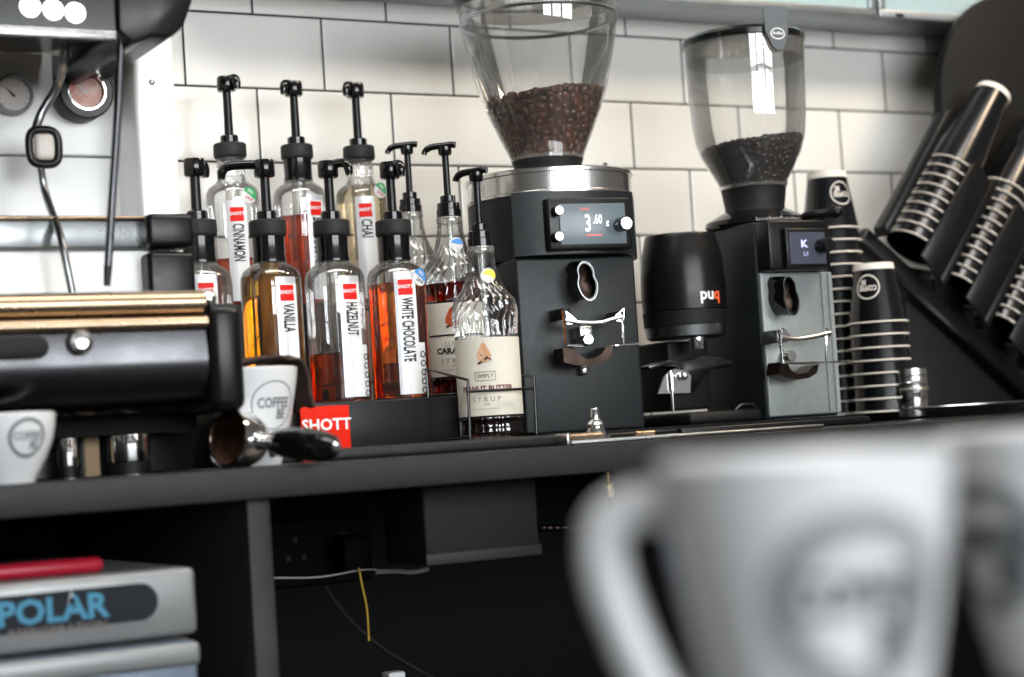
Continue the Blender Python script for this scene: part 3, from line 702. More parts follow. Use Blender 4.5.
def glass_bottle(px, pyr, y, zb_, label, lines, liq, lh, drop_mat, lev, stick=None):
    x = X(px, pyr, y); o = empty('glass_syrup_bottle', (x, y, zb_), label, 'bottle', 'ribbed glass syrup bottles with pumps')
    MB().open_lathe([(.0001, 0)]+GP, 120, mod=rib).build('bottle', 'clear_glass', o)
    if liq:
        pr = [(.0001, .004)]+[(r*.93, z) for r, z in GP if .004 < z < lh]+[(interp(GP, lh)*.93, lh), (.0001, lh)]
        MB().lathe(pr, 96, mod=lambda r, t, z: rib(r, t, z) if r > .01 else r).build('syrup', liq, o)
    MB().lathe([(.0152, .2145), (.0158, .217), (.0158, .2215), (.0150, .2225)], 28).build('neck_ring', 'tube_clear', o)
    z = .2228
    MB().lathe([(.0150, z), (.0150, z+.009), (.0138, z+.010), (.0138, z+.017), (.0095, z+.019), (.0095, z+.026), (.005, z+.0275)], 28).build('screw_collar', 'black_gloss', o)
    MB().lathe([(.0043, z+.0276), (.0043, z+.078)], 14).build('plunger', 'black_plastic', o)
    h = z+.076; k = MB().lathe([(.005, h), (.0075, h+.001), (.0085, h+.004), (.0085, h+.011), (.0001, h+.0125)], 22)
    c, s_ = math.cos(lev), math.sin(lev)
    k.tube(smooth_path([(c*-.014, s_*-.014, h+.0125), (c*-.008, s_*-.008, h+.0135), (0, 0, h+.013), (c*.016, s_*.016, h+.012), (c*.024, s_*.024, h+.008), (c*.026, s_*.026, h+.003)], 4), [.0045]+[.0052]*15+[.0045]*5, 12, flat=.8)
    k.build('pump_head', 'black_gloss', o)
    MB().tube([(0, 0, .012), (.002, 0, .1), (0, 0, z)], .004, 12).build('dip_tube', 'tube_clear', o)
    fn = cyl_fn(GR, face_cam(px), 0, .0007); k = MB(); patch(k, fn, -GR*1.9, GR*1.9, .026, .115, 36, 1); lb = k.build('label', 'label_cream', o)
    f2 = cyl_fn(GR, face_cam(px), 0, .0012); dx = -.004
    k = MB(); drop(k, f2, dx, .094, .0082, .024); k.build('drop_picture', drop_mat, lb)
    f3 = cyl_fn(GR, face_cam(px), 0, .0017)
    k = MB()
    for (a, b, c2, d2) in ((-.007, .099, -.002, .094), (-.008, .086, .004, .093), (-.001, .103, .002, .098), (.003, .092, .0075, .090)):
        k.add([f3(dx+a, b), f3(dx+a+.002, b-.002), f3(dx+c2+.001, d2-.002), f3(dx+c2, d2+.001)], [(0, 1, 2, 3)])
    k.build('drop_stripes', 'choc_stripe', lb)
    if lines[0] == 'SIMPLY':
        k = MB()
        for (u0, u1, v0, v1) in ((-.012, .012, .0755, .0763), (-.012, .012, .0657, .0665), (-.012, -.0113, .0657, .0763), (.0113, .012, .0657, .0763)): patch(k, f2, dx+u0, dx+u1, v0, v1, 4)
        k.build('label_frame', 'ink_grey', lb)
        k = MB(); text_on(k, 'SIMPLY', .0062, f2, off=(dx, .071), sx=1.0); k.build('brand_text', 'ink', lb)
        k = MB(); text_on(k, lines[1], .0088, f2, off=(dx+.001, .0565), sx=.92, bold=.0003); k.build('flavour_text', 'ink_maroon', lb)
    else:
        k = MB(); patch(k, f2, -GR*1.2, GR*1.2, .0745, .0768, 20); k.build('label_stripe', 'ink', lb)
        k = MB(); text_on(k, lines[0], .0085, f2, off=(dx, .065)); k.build('brand_text', 'ink_grey', lb)
        k = MB(); text_on(k, lines[1], .0098, f2, off=(dx, .0565), bold=.0004); k.build('flavour_text', 'ink', lb)
    k = MB(); text_on(k, 'S Y R U P', .0082, f2, off=(dx, .0445)); patch(k, f2, dx-.0035, dx+.0035, .0385, .0393, 2); patch(k, f2, dx-.018, dx+.016, .0335, .0339, 6); k.build('small_text', 'ink_grey', lb)
    if stick: 
        fn = cyl_fn(.0185, face_cam(px)+.35, .187, .0022); k = MB(); disc_on(k, fn, 0, 0, .0085, 20); s_ = k.build('date_sticker', 'label_white', o)
        fn = cyl_fn(.0185, face_cam(px)+.35, .187, .0027); k = MB(); disc_on(k, fn, 0.001, 0, .0072, 16, 4, -.6 if stick == 'yellow_sticker' else 0, PI-.3); k.build('sticker_band', stick, s_)
    return o
ym = -.33
glass_bottle(489, 380, -.455, CT+.0125, 'glass syrup bottle with cream SIMPLY label standing in the black wire rack', ('SIMPLY', 'PEANUT BUTTER'), 'syrup_plum', .030, 'caramel', toL-.45, 'yellow_sticker')
glass_bottle(456, 330, ym, ZA, 'glass bottle of dark red CARAMEL syrup behind the wire rack bottle', ('LUXE', 'CARAMEL'), 'syrup_dark', .140, 'caramel_orange', toL-.15, 'blue_sticker')
glass_bottle(418, 330, -.185, ZA+.0255, 'rearmost glass pump bottle, twisted ribs, behind the WHITE CHOCOLATE bottle', ('LUXE', 'CARAMEL'), 'syrup_dark', .125, 'caramel_orange', toL-.15)

# wire rack round the front bottle
wr = empty('wire_rack', (X(489, 380, -.455), -.455, CT+.0125), 'black bent wire rack around the front glass bottle', 'wire rack')
WR = Loc(wr.location)
fy = -.045; by = .044
def wq(px, py, Y): p = WR.at(px, py, Y); return (p.x, p.y, max(.002, p.z))
L1 = wq(470, 440, fy); L2 = wq(468, 380, fy); L3 = wq(427, 350, by); R1 = wq(537, 440, fy); R2 = wq(534, 377, fy); R3 = wq(518, 363, by)
xlb = L1[0]-.001; xrb = R1[0]
P1 = [(L1[0], fy, .002), L2, (L1[0]-.004, by, L2[2]+.018), (L1[0]-.004, by, .002)]
P2 = [(R1[0], fy, .002), R2, (R1[0]+.004, by, R2[2]+.012), (R1[0]+.004, by, .002)]
def soft(P): return P
MB().tube(P1, .0019, 10).build('side_hoop', 'black_gloss', wr)
MB().tube(P2, .0019, 10).build('side_hoop', 'black_gloss', wr)
z_ = wq(500, 390, fy)[2]
MB().tube([(L1[0], fy, z_), (R1[0], fy, z_)], .0017, 10).build('front_bar', 'black_gloss', wr)
MB().tube([(L1[0]-.004, by, z_), (R1[0]+.004, by, z_)], .0017, 10).build('rear_bar', 'black_gloss', wr)
for x_ in (L1[0], R1[0]): MB().tube([(x_, fy, .002), (x_, by, .002)], .0018, 8).build('base_bar', 'black_gloss', wr)

# ================================================================== HOPPERS, BEANS
def bean_mesh():
    vs = []; fs = []; n = 8; rows = 5
    for j in range(rows+1):
        ph = PI*j/rows
        for i in range(n):
            t = 2*PI*i/n; x = math.cos(ph); r = math.sin(ph); y = r*math.cos(t)*.72; z = r*math.sin(t)*.62
            if z < 0: z *= .55
            vs.append((x, y, z))
    for j in range(rows):
        for i in range(n): fs.append((j*n+i, j*n+(i+1) % n, (j+1)*n+(i+1) % n, (j+1)*n+i))
    return vs, fs
BV, BF = bean_mesh()
def bean_heap(name, loc, prof, zl, zh, matn, label, top_fn, size=.0052, wall_n=900, top_n=240):
    """beans against the hopper wall between zl and the heap surface, plus the heap surface"""
    mb = MB(); placed = []
    def put(p, nrm):
        q = nrm.to_track_quat('Z', 'Y').to_matrix().to_4x4()
        s_ = size*random.uniform(.85, 1.12)
        M = Matrix.Translation(p) @ q @ Matrix.Rotation(random.uniform(0, 6.28), 4, 'Z') @ Matrix.Rotation(random.uniform(-.35, .35), 4, 'X') @ Matrix.Rotation(random.choice((0, PI)) if random.random() < .35 else 0, 4, 'X') @ Matrix.Diagonal((s_, s_, s_, 1))
        mb.add(BV, BF, M)
    cand = 0; grid = {}
    def ok(p, d):
        k = (int(p.x//d), int(p.y//d), int(p.z//d))
        for a in (-1, 0, 1):
            for b in (-1, 0, 1):
                for c in (-1, 0, 1):
                    for q in grid.get((k[0]+a, k[1]+b, k[2]+c), ()):
                        if (q-p).length < d: return False
        grid.setdefault(k, []).append(p); return True
    n = 0
    for _ in range(14000):
        t = random.uniform(0, 2*PI); z = random.uniform(zl, zh); r = interp(prof, z)-size*.75
        if z > top_fn(r*math.cos(t), r*math.sin(t)): continue
        p = Vector((r*math.cos(t), r*math.sin(t), z))
        if not ok(p, size*1.42): continue
        dr = (interp(prof, z+.004)-interp(prof, z-.004))/.008
        put(p, Vector((math.cos(t), math.sin(t), -dr)).normalized()); n += 1
        if n > wall_n: break
    n = 0
    for _ in range(6000):
        t = random.uniform(0, 2*PI); rr = math.sqrt(random.random()); 
        R0 = interp(prof, zh-.01)-size
        x, y = R0*rr*math.cos(t), R0*rr*math.sin(t); z = top_fn(x, y)
        if math.hypot(x, y) > interp(prof, z)-size: continue
        p = Vector((x, y, z))
        if not ok(p, size*1.35): continue
        put(p, Vector((random.uniform(-.5, .5), random.uniform(-.5, .5), 1)).normalized()); n += 1
        if n > top_n: break
    # inner core so no gaps show through
    N = 40; vs = []; fs = []; lv = 8
    for j in range(lv+1):
        for i in range(N):
            t = 2*PI*i/N; c, s_ = math.cos(t), math.sin(t); zt_ = top_fn(interp(prof, zh)*.8*c, interp(prof, zh)*.8*s_)-size*.9
            z = zl-.002+(zt_-zl)*j/lv; r = interp(prof, z)-size*1.3; vs.append((r*c, r*s_, z))
    vs.append((0, 0, top_fn(0, 0)-size*.9)); vs.append((0, 0, zl-.002))
    for j in range(lv):
        for i in range(N): fs.append((j*N+i, j*N+(i+1) % N, (j+1)*N+(i+1) % N, (j+1)*N+i))
    for i in range(N): fs.append((lv*N+i, lv*N+(i+1) % N, (lv+1)*N)); fs.append((i, (i+1) % N, (lv+1)*N+1))
    mb.add(vs, fs); o = mb.build(name, matn, None, recalc=False, smooth=60); o.location = loc
    return tag(o, label, 'coffee beans', kind='stuff')

# ================================================================== LARGE GRINDER
GRZ = -math.radians(8)
gy = -.405
gx = (S(517, 380, gy).x+S(647, 380, gy).x)/2
G1 = Loc((gx, gy, CT+.0125), GRZ)
g1 = empty('coffee_grinder', G1.p, 'large black coffee grinder with a lit screen and steel collar', 'grinder', 'coffee grinders', GRZ)
def g(px, py, Y): return G1.at(px, py, Y)
hwL = (g(650, 430, 0).x-g(530, 430, 0).x)/2
DPT = .17
zH = g(583, 256, 0).z                                   # underside of the upper housing
bl = MB().box((-hwL, 0, .0), (hwL, DPT, zH), bev=.004); bl.build('lower_body', 'grinder_black', g1)
# round upper housing and steel collar
Rc = None
cc = S(547, 190, gy+.105); cl = G1.i @ cc
Zc_ = (cc-CP).dot(CF); Rc = 83*Zc_/FP
zc0 = g1_z = (G1.i @ S(547, 205, gy+.105)).z; zc1 = (G1.i @ S(547, 180, gy+.105)).z
ctr = Matrix.Translation((cl.x, .100, 0))
# upper housing outline: circle with flattened front that joins the front face
FRy = -.022
def housing_outline(R, hw, n=60):
    out = []
    for i in range(n):
        t = 2*PI*i/n; x = R*math.cos(t); y = R*math.sin(t)
        out.append((cl.x+x, .100+y))
    return out
ho = []
xl0, xl1 = -hwL-.001, hwL+.001
n = 16
# front: shallow arc from left-front corner to right-front corner
for i in range(n+1):
    u = -1+2*i/n; ho.append((xl0+(xl1-xl0)*(u+1)/2, -.004-.020*(1-u*u)))
for i in range(25):                                     # back around
    t = -PI*.22+PI*1.44*i/24; ho.append((cl.x+Rc*math.cos(t), .100+Rc*math.sin(t)))
vs = [(x, y, zH+.001) for x, y in ho]+[(x, y, zc0) for x, y in ho]; N = len(ho)
k = MB(); k.add(vs, [(i, (i+1) % N, N+(i+1) % N, N+i) for i in range(N)]+[tuple(range(N))[::-1], tuple(range(N, 2*N))]); k.build('upper_housing', 'grinder_black', g1, smooth=35)
MB().box((cl.x-Rc*.95, .10, 0), (cl.x+Rc*.95, .10+Rc*.95, zH), bev=.01).build('rear_body', 'grinder_black', g1)
k = MB().lathe([(Rc*.99, zc0+.0003), (Rc*1.005, zc0+.002), (Rc*1.005, zc0+.005), (Rc*.985, zc0+.006), (Rc*.985, zc1-.005), (Rc*1.005, zc1-.004), (Rc*1.005, zc1), (Rc*.97, zc1+.002), (.04, zc1+.003)], 72, ctr); k.build('steel_collar', 'brushed_steel', g1)
# clip on the collar
q_ = g(604, 172, .02); MB().tube([(q_.x, .03, zc1-.018), (q_.x, .024, zc1+.003), (q_.x+.006, .03, zc1+.008), (q_.x+.014, .04, zc1+.0085)], .003, 8, flat=.5).build('collar_clip', 'chrome', g1)
# screen unit
YS = -.032
a = g(553, 247, YS); b = g(629, 200, YS)
MB().box((a.x-.004, YS, a.z-.004), (b.x+.001, .0, b.z+.004), bev=.003).build('screen_frame', 'black_plastic', g1)
a2 = g(561, 245, YS-.001); b2 = g(624, 203, YS-.001)
sc_ = MB().box((a2.x, YS-.0025, a2.z), (b2.x, YS-.0002, b2.z), bev=.0008).build('screen', 'screen', g1, 'lit display')
pf = plane_fn((0, YS-.003, 0), (1, 0, 0), (0, 0, 1))
def scr(px, py): p = g(px, py, YS-.003); return (p.x, p.z)
k = MB(); text_on(k, '3', .030, pf, sx=.62, off=scr(588, 224), bold=.0003); text_on(k, '.60', .0165, pf, sx=.62, off=scr(597.5, 219.5), bold=.0001); text_on(k, 'g', .010, pf, off=scr(607.5, 222)); k.build('digits', 'screen_text', sc_)
k = MB(); text_on(k, 'GRIND', .0042, pf, off=scr(584.5, 209)); u, v = scr(594, 235); patch(k, pf, u-.0105, u+.0105, v-.0007, v+.0007, 2); k.build('red_marks', 'screen_red', sc_)
for py in (211, 237):
    p = g(557, py, YS-.006); M = Matrix.Translation((p.x, YS-.0002, p.z)) @ Matrix.Rotation(PI/2, 4, 'X')
    bt = MB().lathe([(.0062, 0), (.0062, .012), (.005, .013)], 20, M).build('button', 'black_gloss', g1)
    MB().lathe([(.0001, .0145), (.0054, .0142), (.0056, .0132)], 20, M).build('button_cap', 'cap_white', bt)
p = g(622, 224.5, YS-.012); M = Matrix.Translation((p.x, YS+.002, p.z)) @ Matrix.Rotation(PI/2, 4, 'X')
kn = MB().lathe([(.0075, 0), (.0075, .008), (.0090, .009), (.0090, .026), (.008, .027)], 28, M).build('dial_knob', 'black_gloss', g1)
MB().lathe([(.0001, .0285), (.0072, .0282), (.0078, .0272)], 24, M).build('knob_cap', 'brushed_steel', kn)
def peanut(cx, cz, w, h, n=40, tilt=0.):
    out = []
    for i in range(n):
        t = 2*PI*i/n; zz = h*math.sin(t); k_ = 1-.22*math.exp(-((zz/h-.25)/.25)**2); x_ = w*math.cos(t)*k_
        out.append((cx+x_+zz*tilt, cz+zz))
    return out
def spout(loc, par, pxc, pyc, wpx, hpx, Y, sc2, mtl='bronze_dark'):
    c = loc.at(pxc, pyc, Y); o = peanut(c.x, c.z, wpx*sc2, hpx*sc2, tilt=-.10); n = len(o)
    oi = peanut(c.x, c.z, wpx*sc2*.86, hpx*sc2*.90, tilt=-.10)
    k = MB(); vs = [(x, Y, z) for x, z in o]+[(x, -.0005, z+.004) for x, z in o]+[(x, Y, z) for x, z in oi]+[(x, -.004, z+.004) for x, z in oi]
    fs = []
    for i in range(n):
        j = (i+1) % n; fs += [(i, j, n+j, n+i), (i, 2*n+i, 2*n+j, j), (2*n+i, 3*n+i, 3*n+j, 2*n+j)]
    fs.append(tuple(3*n+i for i in range(n))); k.add(vs, fs); s_ = k.build('grounds_spout', 'black_gloss', par)
    rm = MB().tube([(x, Y-.0005, z) for x, z in o], .0006, 6, True).build('spout_rim', 'dull_steel', s_)
    k = MB(); m_ = [(x, Y+.012, z) for x, z in oi]; k.add(m_+[(c.x, Y+.020, c.z)], [(i, (i+1) % n, n) for i in range(n)]); k.build('spout_lining', mtl, s_)
spout(G1, g1, 587, 281, 11.2, 20, -.034, 2.2/FP)
def fork(loc, par, X_, Yf, big=True):
    """X_(px,py)->fine pixel mapping on plane Yf. frame, catch bracket, lower fork, rod"""
    def q(px, py, Y=Yf): p = loc.at(px, py, Y); return Vector((p.x, Y, p.z))
    return q
q = lambda px, py, Y=-.042: (lambda p: Vector((p.x, Y, p.z)))(g(px, py, Y))
fk = MB().tube([q(567, 345), q(563.5, 315), q(563, 310)], .0020, 8); fk.tube([q(567, 345), q(583, 346)], .0018, 8); fk.build('holder_frame', 'chrome', g1)
MB().tube([q(622, 311), q(623.5, 345), q(615, 346)], .0020, 8).build('holder_post', 'chrome', g1)
MB().tube(smooth_path([q(565, 320), q(580, 322.5), q(600, 322.5), q(612, 319), q(622, 317)], 4), .0030, 10).build('holder_bar', 'brushed_steel', g1)
for tri in (((566, 311), (577, 320), (575, 324), (567, 324)), ((624, 308), (624, 322), (613, 320), (616, 315))):
    P3 = [q(*t_) for t_ in tri]; d = Vector((0, .004, 0)); k = MB(); k.add(P3+[p+d for p in P3], [(0, 1, 2, 3), (7, 6, 5, 4)]+[(i, (i+1) % 4, 4+(i+1) % 4, 4+i) for i in range(4)]); k.build('bar_end', 'chrome', g1)
a = q(548, 321); b_ = q(560, 308)
MB().box((g(560, 315, -.02).x-.006, -.040, a.z+.002), (g(560, 315, -.02).x+.006, -.0005, b_.z-.0), bev=.002).build('holder_mount', 'black_plastic', g1)
p = g(617, 315, -.02); MB().box((p.x-.004, -.040, p.z-.004), (p.x+.004, -.0005, p.z+.004), bev=.001).build('holder_mount', 'black_plastic', g1)
a = q(578.5, 340, -.02); b_ = q(590.5, 326, -.02)
cbk = MB().box((a.x, -.026, a.z), (b_.x, -.0005, b_.z), bev=.002).build('catch_bracket', 'brushed_steel', g1)
p = q(586, 340, -.03); MB().lathe([(.007, 0), (.0072, .010), (.006, .012), (.0001, .0122)], 20, Matrix.Translation((p.x, -.026, p.z)) @ Matrix.Rotation(PI/2, 4, 'X')).build('catch_knob', 'chrome', cbk)
o = []; 
for px_, py_ in ((563, 348), (574, 349), (578, 354), (586, 359), (594, 358.5), (602, 354), (606, 347), (613, 346), (611, 357), (603, 363), (590, 366), (575, 365), (564, 362)): p = q(px_, py_, -.045); o.append((p.x, p.z))
MB().prism(o, .030, Matrix.Translation((0, -.045, 0))).build('fork', 'bronze_dark', g1)
MB().tube([q(608, 346, -.040), q(641, 343.5, -.040)], .0012, 8).build('trigger_rod', 'chrome', g1)
a = q(582, 375, -.012); b_ = q(588.5, 365.5, -.012); MB().box((a.x, -.012, a.z), (b_.x, -.0005, b_.z), bev=.003).build('screw_tab', 'brushed_steel', g1)
# hopper
hp = Loc(G1.m @ Vector((cl.x, .100, 0)))
def hz(px, py): return hp.at(px, py, 0)
hs = [(8, 80.5), (24, 79.5), (53, 74.5), (88, 66), (112, 57.5), (136, 47), (152, 39.5), (161, 36)]
Zh = (hp.p-CP).dot(CF); 
prof1 = [(hz(531.5+.07*(py-8), py).z, hw_*Zh/FP) for py, hw_ in hs]
prof1 = [(r, z) for z, r in prof1][::-1]
prof1.append((prof1[-1][0]*1.005, prof1[-1][1]+.03))
z0h = prof1[0][1]
hpo = Matrix.Translation((cl.x, .100, 0))
# hopper parts belong to the grinder
hop1 = MB().open_lathe(prof1, 80, hpo).build('hopper', 'clear_plastic', g1)
MB().lathe([(prof1[0][0]*.93, zc1+.002), (prof1[0][0]*.90, zc1+.012), (prof1[0][0]*.99, z0h-.003), (prof1[0][0]*1.0, z0h+.001)], 64, hpo).build('hopper_collar', 'black_matte', g1)
MB().open_lathe([(prof1[0][0]*1.005, z0h), (prof1[0][0]*1.02, z0h+.002), (prof1[0][0]*1.035, z0h+.004)], 64, hpo).build('hopper_lip', 'tube_clear', g1)
zr_ = hz(531, 22).z; rr_ = interp(prof1, zr_)
MB().lathe([(rr_*1.0, zr_), (rr_*1.012, zr_+.003), (rr_*1.0, zr_+.005), (rr_*.985, zr_+.003)], 80, hpo, close=True).build('hopper_band', 'dull_steel', hop1)
ztop = prof1[-1][1]
MB().lathe([(prof1[-1][0]*1.02, ztop-.028), (prof1[-1][0]*1.03, ztop), (prof1[-1][0]*.9, ztop+.01), (.001, ztop+.012)], 72, hpo).build('hopper_lid', 'black_gloss', g1)
a = hz(586, 12); MB().box((cl.x+.03, .100-prof1[-1][0]*1.02-.006, a.z+.004), (cl.x+.056, .100-prof1[-1][0]*.98, a.z+.07), bev=.004).build('lid_tab', 'tab_grey', g1)
zb1 = hz(535, 102).z
lp = [(r*.985, z) for r, z in prof1]
def top1(x, y):
    wx = x*math.cos(-.45)+y*math.sin(-.45)
    d = math.hypot(x-.03, y)
    return zb1+.002+.13*wx*.35-.0+.018*math.exp(-(d/.05)**2)+.003*noise.noise(Vector((x*40, y*40, 1)))
bean_heap('coffee_beans', G1.m @ Vector((cl.x, .100, 0)), lp, z0h+.004, zb1+.03, 'bean_brown', 'roasted brown coffee beans in the hopper of the large grinder', top1, size=.0062, wall_n=1500)

# ================================================================== PUCK PRESS
py_ = -.36
px0 = X(640, 300, py_); px1 = X(725, 300, py_)
PXc = S(684, 300, py_+.045)
Rp = 42.5*(PXc-CP).dot(CF)/FP
pp = empty('tamping_press', (PXc.x, PXc.y, CT+.0125), 'black barrel-shaped automatic tamping press between the two grinders', 'tamping press')
PL = Loc((PXc.x, PXc.y, CT+.0125))
def z_of(py): return PL.at(684, py, 0).z
k = smoothprof([(Rp*.99, z_of(311)), (Rp*1.0, z_of(290)), (Rp*.96, z_of(262)), (Rp*.86, z_of(242)), (Rp*.83, z_of(237))], 5)
MB().lathe(k+[(Rp*.81, z_of(235.5)), (.001, z_of(235))], 64).build('dome', 'black_plastic', pp)
MB().lathe([(Rp*.90, z_of(329)), (Rp*.98, z_of(326)), (Rp*1.0, z_of(312))], 64).build('lower_band', 'black_matte', pp)
MB().lathe([(Rp*.86, z_of(339)), (Rp*.93, z_of(337)), (Rp*.98, z_of(327))], 64).build('steel_skirt', 'dull_steel', pp)
MB().box((-.035, -.005, .02), (.03, .08, z_of(341)), bev=.004).build('column', 'black_matte', pp)
MB().box((-.055, -.075, 0), (.060, .085, z_of(413)), bev=.006).build('base', 'black_matte', pp)
MB().lathe([(.001, z_of(352)), (.010, z_of(351)), (.011, z_of(344)), (.011, z_of(340))], 20, Matrix.Translation((-.012, -.04, 0))).build('tamper_tip', 'chrome', pp)
Yc = -.050
def pq(px, py, Y=Yc): p = PL.at(px, py, Y); return (p.x, p.z)
arm = [(648, 366), (668, 360), (683, 362), (692, 360), (704, 356), (722, 357.5), (733, 360), (732, 367), (722, 368), (712, 370), (703, 378), (697, 390), (690, 394), (684, 394), (684, 372), (676, 366), (662, 366), (650, 370)]
MB().prism([pq(*a_) for a_ in arm], .020, Matrix.Translation((0, Yc, 0)), bev=.0015).build('clamp_arm', 'dark_steel', pp)
MB().prism([pq(*a_) for a_ in ((656, 394), (661, 380), (666, 372), (673, 369), (684, 371), (689, 376), (688, 393))], .004, Matrix.Translation((0, Yc-.005, 0))).build('clamp_plate', 'brushed_steel', pp)
c_ = pq(673, 394, Yc-.008); c2_ = pq(673.5, 413, Yc-.008)
MB().tube([(c_[0], Yc-.006, c_[1]+.03), (c_[0]+.0005, Yc-.006, z_of(413)+.0005)], .0016, 8).build('support_pin', 'chrome', pp)
MB().tube([(c_[0], Yc-.007, c_[1]+.004), (c_[0], Yc-.007, c_[1]+.026)], .0032, 8).build('pin_sleeve', 'brushed_steel', pp)
b_ = pq(684, 376, Yc-.01); MB().ball((b_[0], Yc-.010, b_[1]), .0055, 14).build('clamp_knob', 'chrome', pp)
fnp = cyl_fn(Rp, face_cam(684)+.62, z_of(298), .0008)
k = MB(); text_on(k, 'pu', .0215, fnp, off=(-.003, 0), bold=.0006); k.build('lettering', 'label_white', pp)
k = MB(); text_on(k, 'q', .0215, fnp, off=(.013, 0), bold=.0006); k.build('lettering', 'orange_print', pp)
MB().tube([(.02, -.07, z_of(413)), (.03, -.07, z_of(413)+.006), (.05, -.07, z_of(413)+.006), (.058, -.065, z_of(413))], .0014, 8).build('wire_clip', 'dull_steel', pp)

# ================================================================== SMALL GRINDER
g2y = -.38
G2 = Loc(((S(760, 345, g2y).x+S(831, 345, g2y).x)/2, g2y, CT+.0125))
g2 = empty('coffee_grinder', G2.p, 'smaller grinder with a grey front panel and tall straight hopper', 'grinder', 'coffee grinders')
def h(px, py, Y=0): return G2.at(px, py, Y)
xA = h(766, 400).x; xB = h(837, 400).x; xA = h(754, 240).x; 
zt2 = h(790, 222, 0).z; zS = h(790, 272, 0).z
xA = (h(752, 228).x+h(768, 418).x)/2; xB = (h(828, 240).x+h(837, 418).x)/2
MB().box((xA, .0, 0), (xB, .135, zt2), bev=.003).build('body', 'grinder_black', g2)
MB().box((xA+.0015, -.006, .004), (xB-.0005, .0-.0003, zS-.001), bev=.0015).build('front_panel', 'grinder_grey', g2)
MB().box((xB-.020, -.0085, .006), (xB-.0185, -.0062, zS-.003)).build('panel_rib', 'grinder_grey', g2)
MB().box((xB-.008, -.0085, .006), (xB-.002, -.0062, zS-.003)).build('panel_rib', 'grinder_grey', g2)
YH = -.030
a = h(757, 270, YH); b = h(829, 226, YH)
MB().box((xA+.001, YH, zS), (b.x, -.0005, zt2-.001), bev=.003).build('upper_housing', 'black_plastic', g2)
a = h(787, 268, YH-.008); b = h(827, 228, YH-.008)
MB().box((a.x, YH-.010, a.z), (b.x, YH-.0002, b.z), bev=.002).build('screen_frame', 'black_plastic', g2)
a = h(791, 264, YH-.011); b = h(824, 232, YH-.011)
s2 = MB().box((a.x, YH-.0115, a.z), (b.x, YH-.0102, b.z)).build('screen', 'screen_dark', g2, 'dim violet display')
pf2 = plane_fn((0, YH-.012, 0), (1, 0, 0), (0, 0, 1)); p = h(804, 244, YH-.012)
k = MB(); text_on(k, 'K', .013, pf2, off=(p.x, p.z), bold=.0006, sx=1.2); text_on(k, '2.5', .007, pf2, off=(p.x+.002, p.z-.013)); k.build('digits', 'screen_violet', s2)
p = h(824, 245.5, YH-.02); M = Matrix.Translation((p.x, YH-.010, p.z)) @ Matrix.Rotation(PI/2, 4, 'X')
MB().lathe([(.0085, 0), (.0095, .002), (.0095, .020), (.0085, .022), (.0001, .0223)], 26, M).build('dial_knob', 'black_plastic', g2)
spout(G2, g2, 791, 296, 9.5, 20, -.040, 2.4/FP)
q2 = lambda px, py, Y=-.046: (lambda p: Vector((p.x, Y, p.z)))(h(px, py, Y))
k = MB().tube([q2(783, 363), q2(780, 335), q2(779, 330)], .0022, 8); k.tube([q2(783, 363), q2(806, 363)], .0018, 8); k.tube([q2(806, 363), q2(826, 362), q2(826, 332)], .0020, 8); k.build('holder_frame', 'chrome', g2)
MB().tube(smooth_path([q2(781, 337), q2(795, 339), q2(812, 337), q2(830, 333)], 4), .0033, 10).build('holder_bar', 'brushed_steel', g2)
for tri in (((784, 328), (793, 338), (785, 341), (781, 340)), ((827, 327), (832, 332), (830, 338), (820, 337))):
    P3 = [q2(*t_) for t_ in tri]; d = Vector((0, .004, 0)); k = MB(); k.add(P3+[p+d for p in P3], [(0, 1, 2, 3), (7, 6, 5, 4)]+[(i, (i+1) % 4, 4+(i+1) % 4, 4+i) for i in range(4)]); k.build('bar_end', 'chrome', g2)
p = q2(772, 337, -.02); MB().box((p.x-.010, -.044, p.z-.009), (p.x+.008, -.0065, p.z+.008), bev=.002).build('holder_mount', 'dull_steel', g2)
p = q2(795, 356, -.03); MB().lathe([(.0085, 0), (.0085, .016), (.007, .018), (.0001, .0182)], 20, Matrix.Translation((p.x, -.0065, p.z)) @ Matrix.Rotation(PI/2, 4, 'X')).build('catch_knob', 'brushed_steel', g2)
o = [(lambda p: (p.x, p.z))(q2(a_, b_)) for a_, b_ in ((781, 362), (788, 364), (791, 370), (798, 374), (808, 372), (813, 366), (819, 364), (817, 373), (809, 378), (796, 380), (785, 377), (779, 374))]
MB().prism(o, .028, Matrix.Translation((0, -.046, 0))).build('fork', 'bronze_dark', g2)
MB().tube([q2(805, 363, -.044), q2(851, 361, -.044)], .0012, 8).build('trigger_rod', 'chrome', g2)
# dial plate under the hopper
cH = G2.i @ S(755, 210, g2y+.075)
hpm = Matrix.Translation((cH.x, .075, 0)); HL = Loc(G2.m @ Vector((cH.x, .075, 0))); Z2 = (HL.p-CP).dot(CF)
def hh2(py, cx=748): return HL.at(cx, py, 0).z
zz0 = zt2+.0005
MB().lathe([(.066, zz0), (.070, zz0+.004), (.069, zz0+.010), (.058, zz0+.016), (.048, zz0+.022)], 60, hpm).build('dial_ring', 'black_gloss', g2)
k = MB()
for i in range(40):
    t = -2.2+i*.05; r0, r1 = .0695, .0695; c, s_ = math.cos(t), math.sin(t); hgt = .005 if i % 5 == 0 else .003
    k.add([(cH.x+c*.0702-s_*.0003, .075+s_*.0702+c*.0003, zz0+.004), (cH.x+c*.0702+s_*.0003, .075+s_*.0702-c*.0003, zz0+.004), (cH.x+c*.0695+s_*.0003, .075+s_*.0695-c*.0003, zz0+.004+hgt), (cH.x+c*.0695-s_*.0003, .075+s_*.0695+c*.0003, zz0+.004+hgt)], [(0, 1, 2, 3)])
k.build('dial_marks', 'label_white', g2)
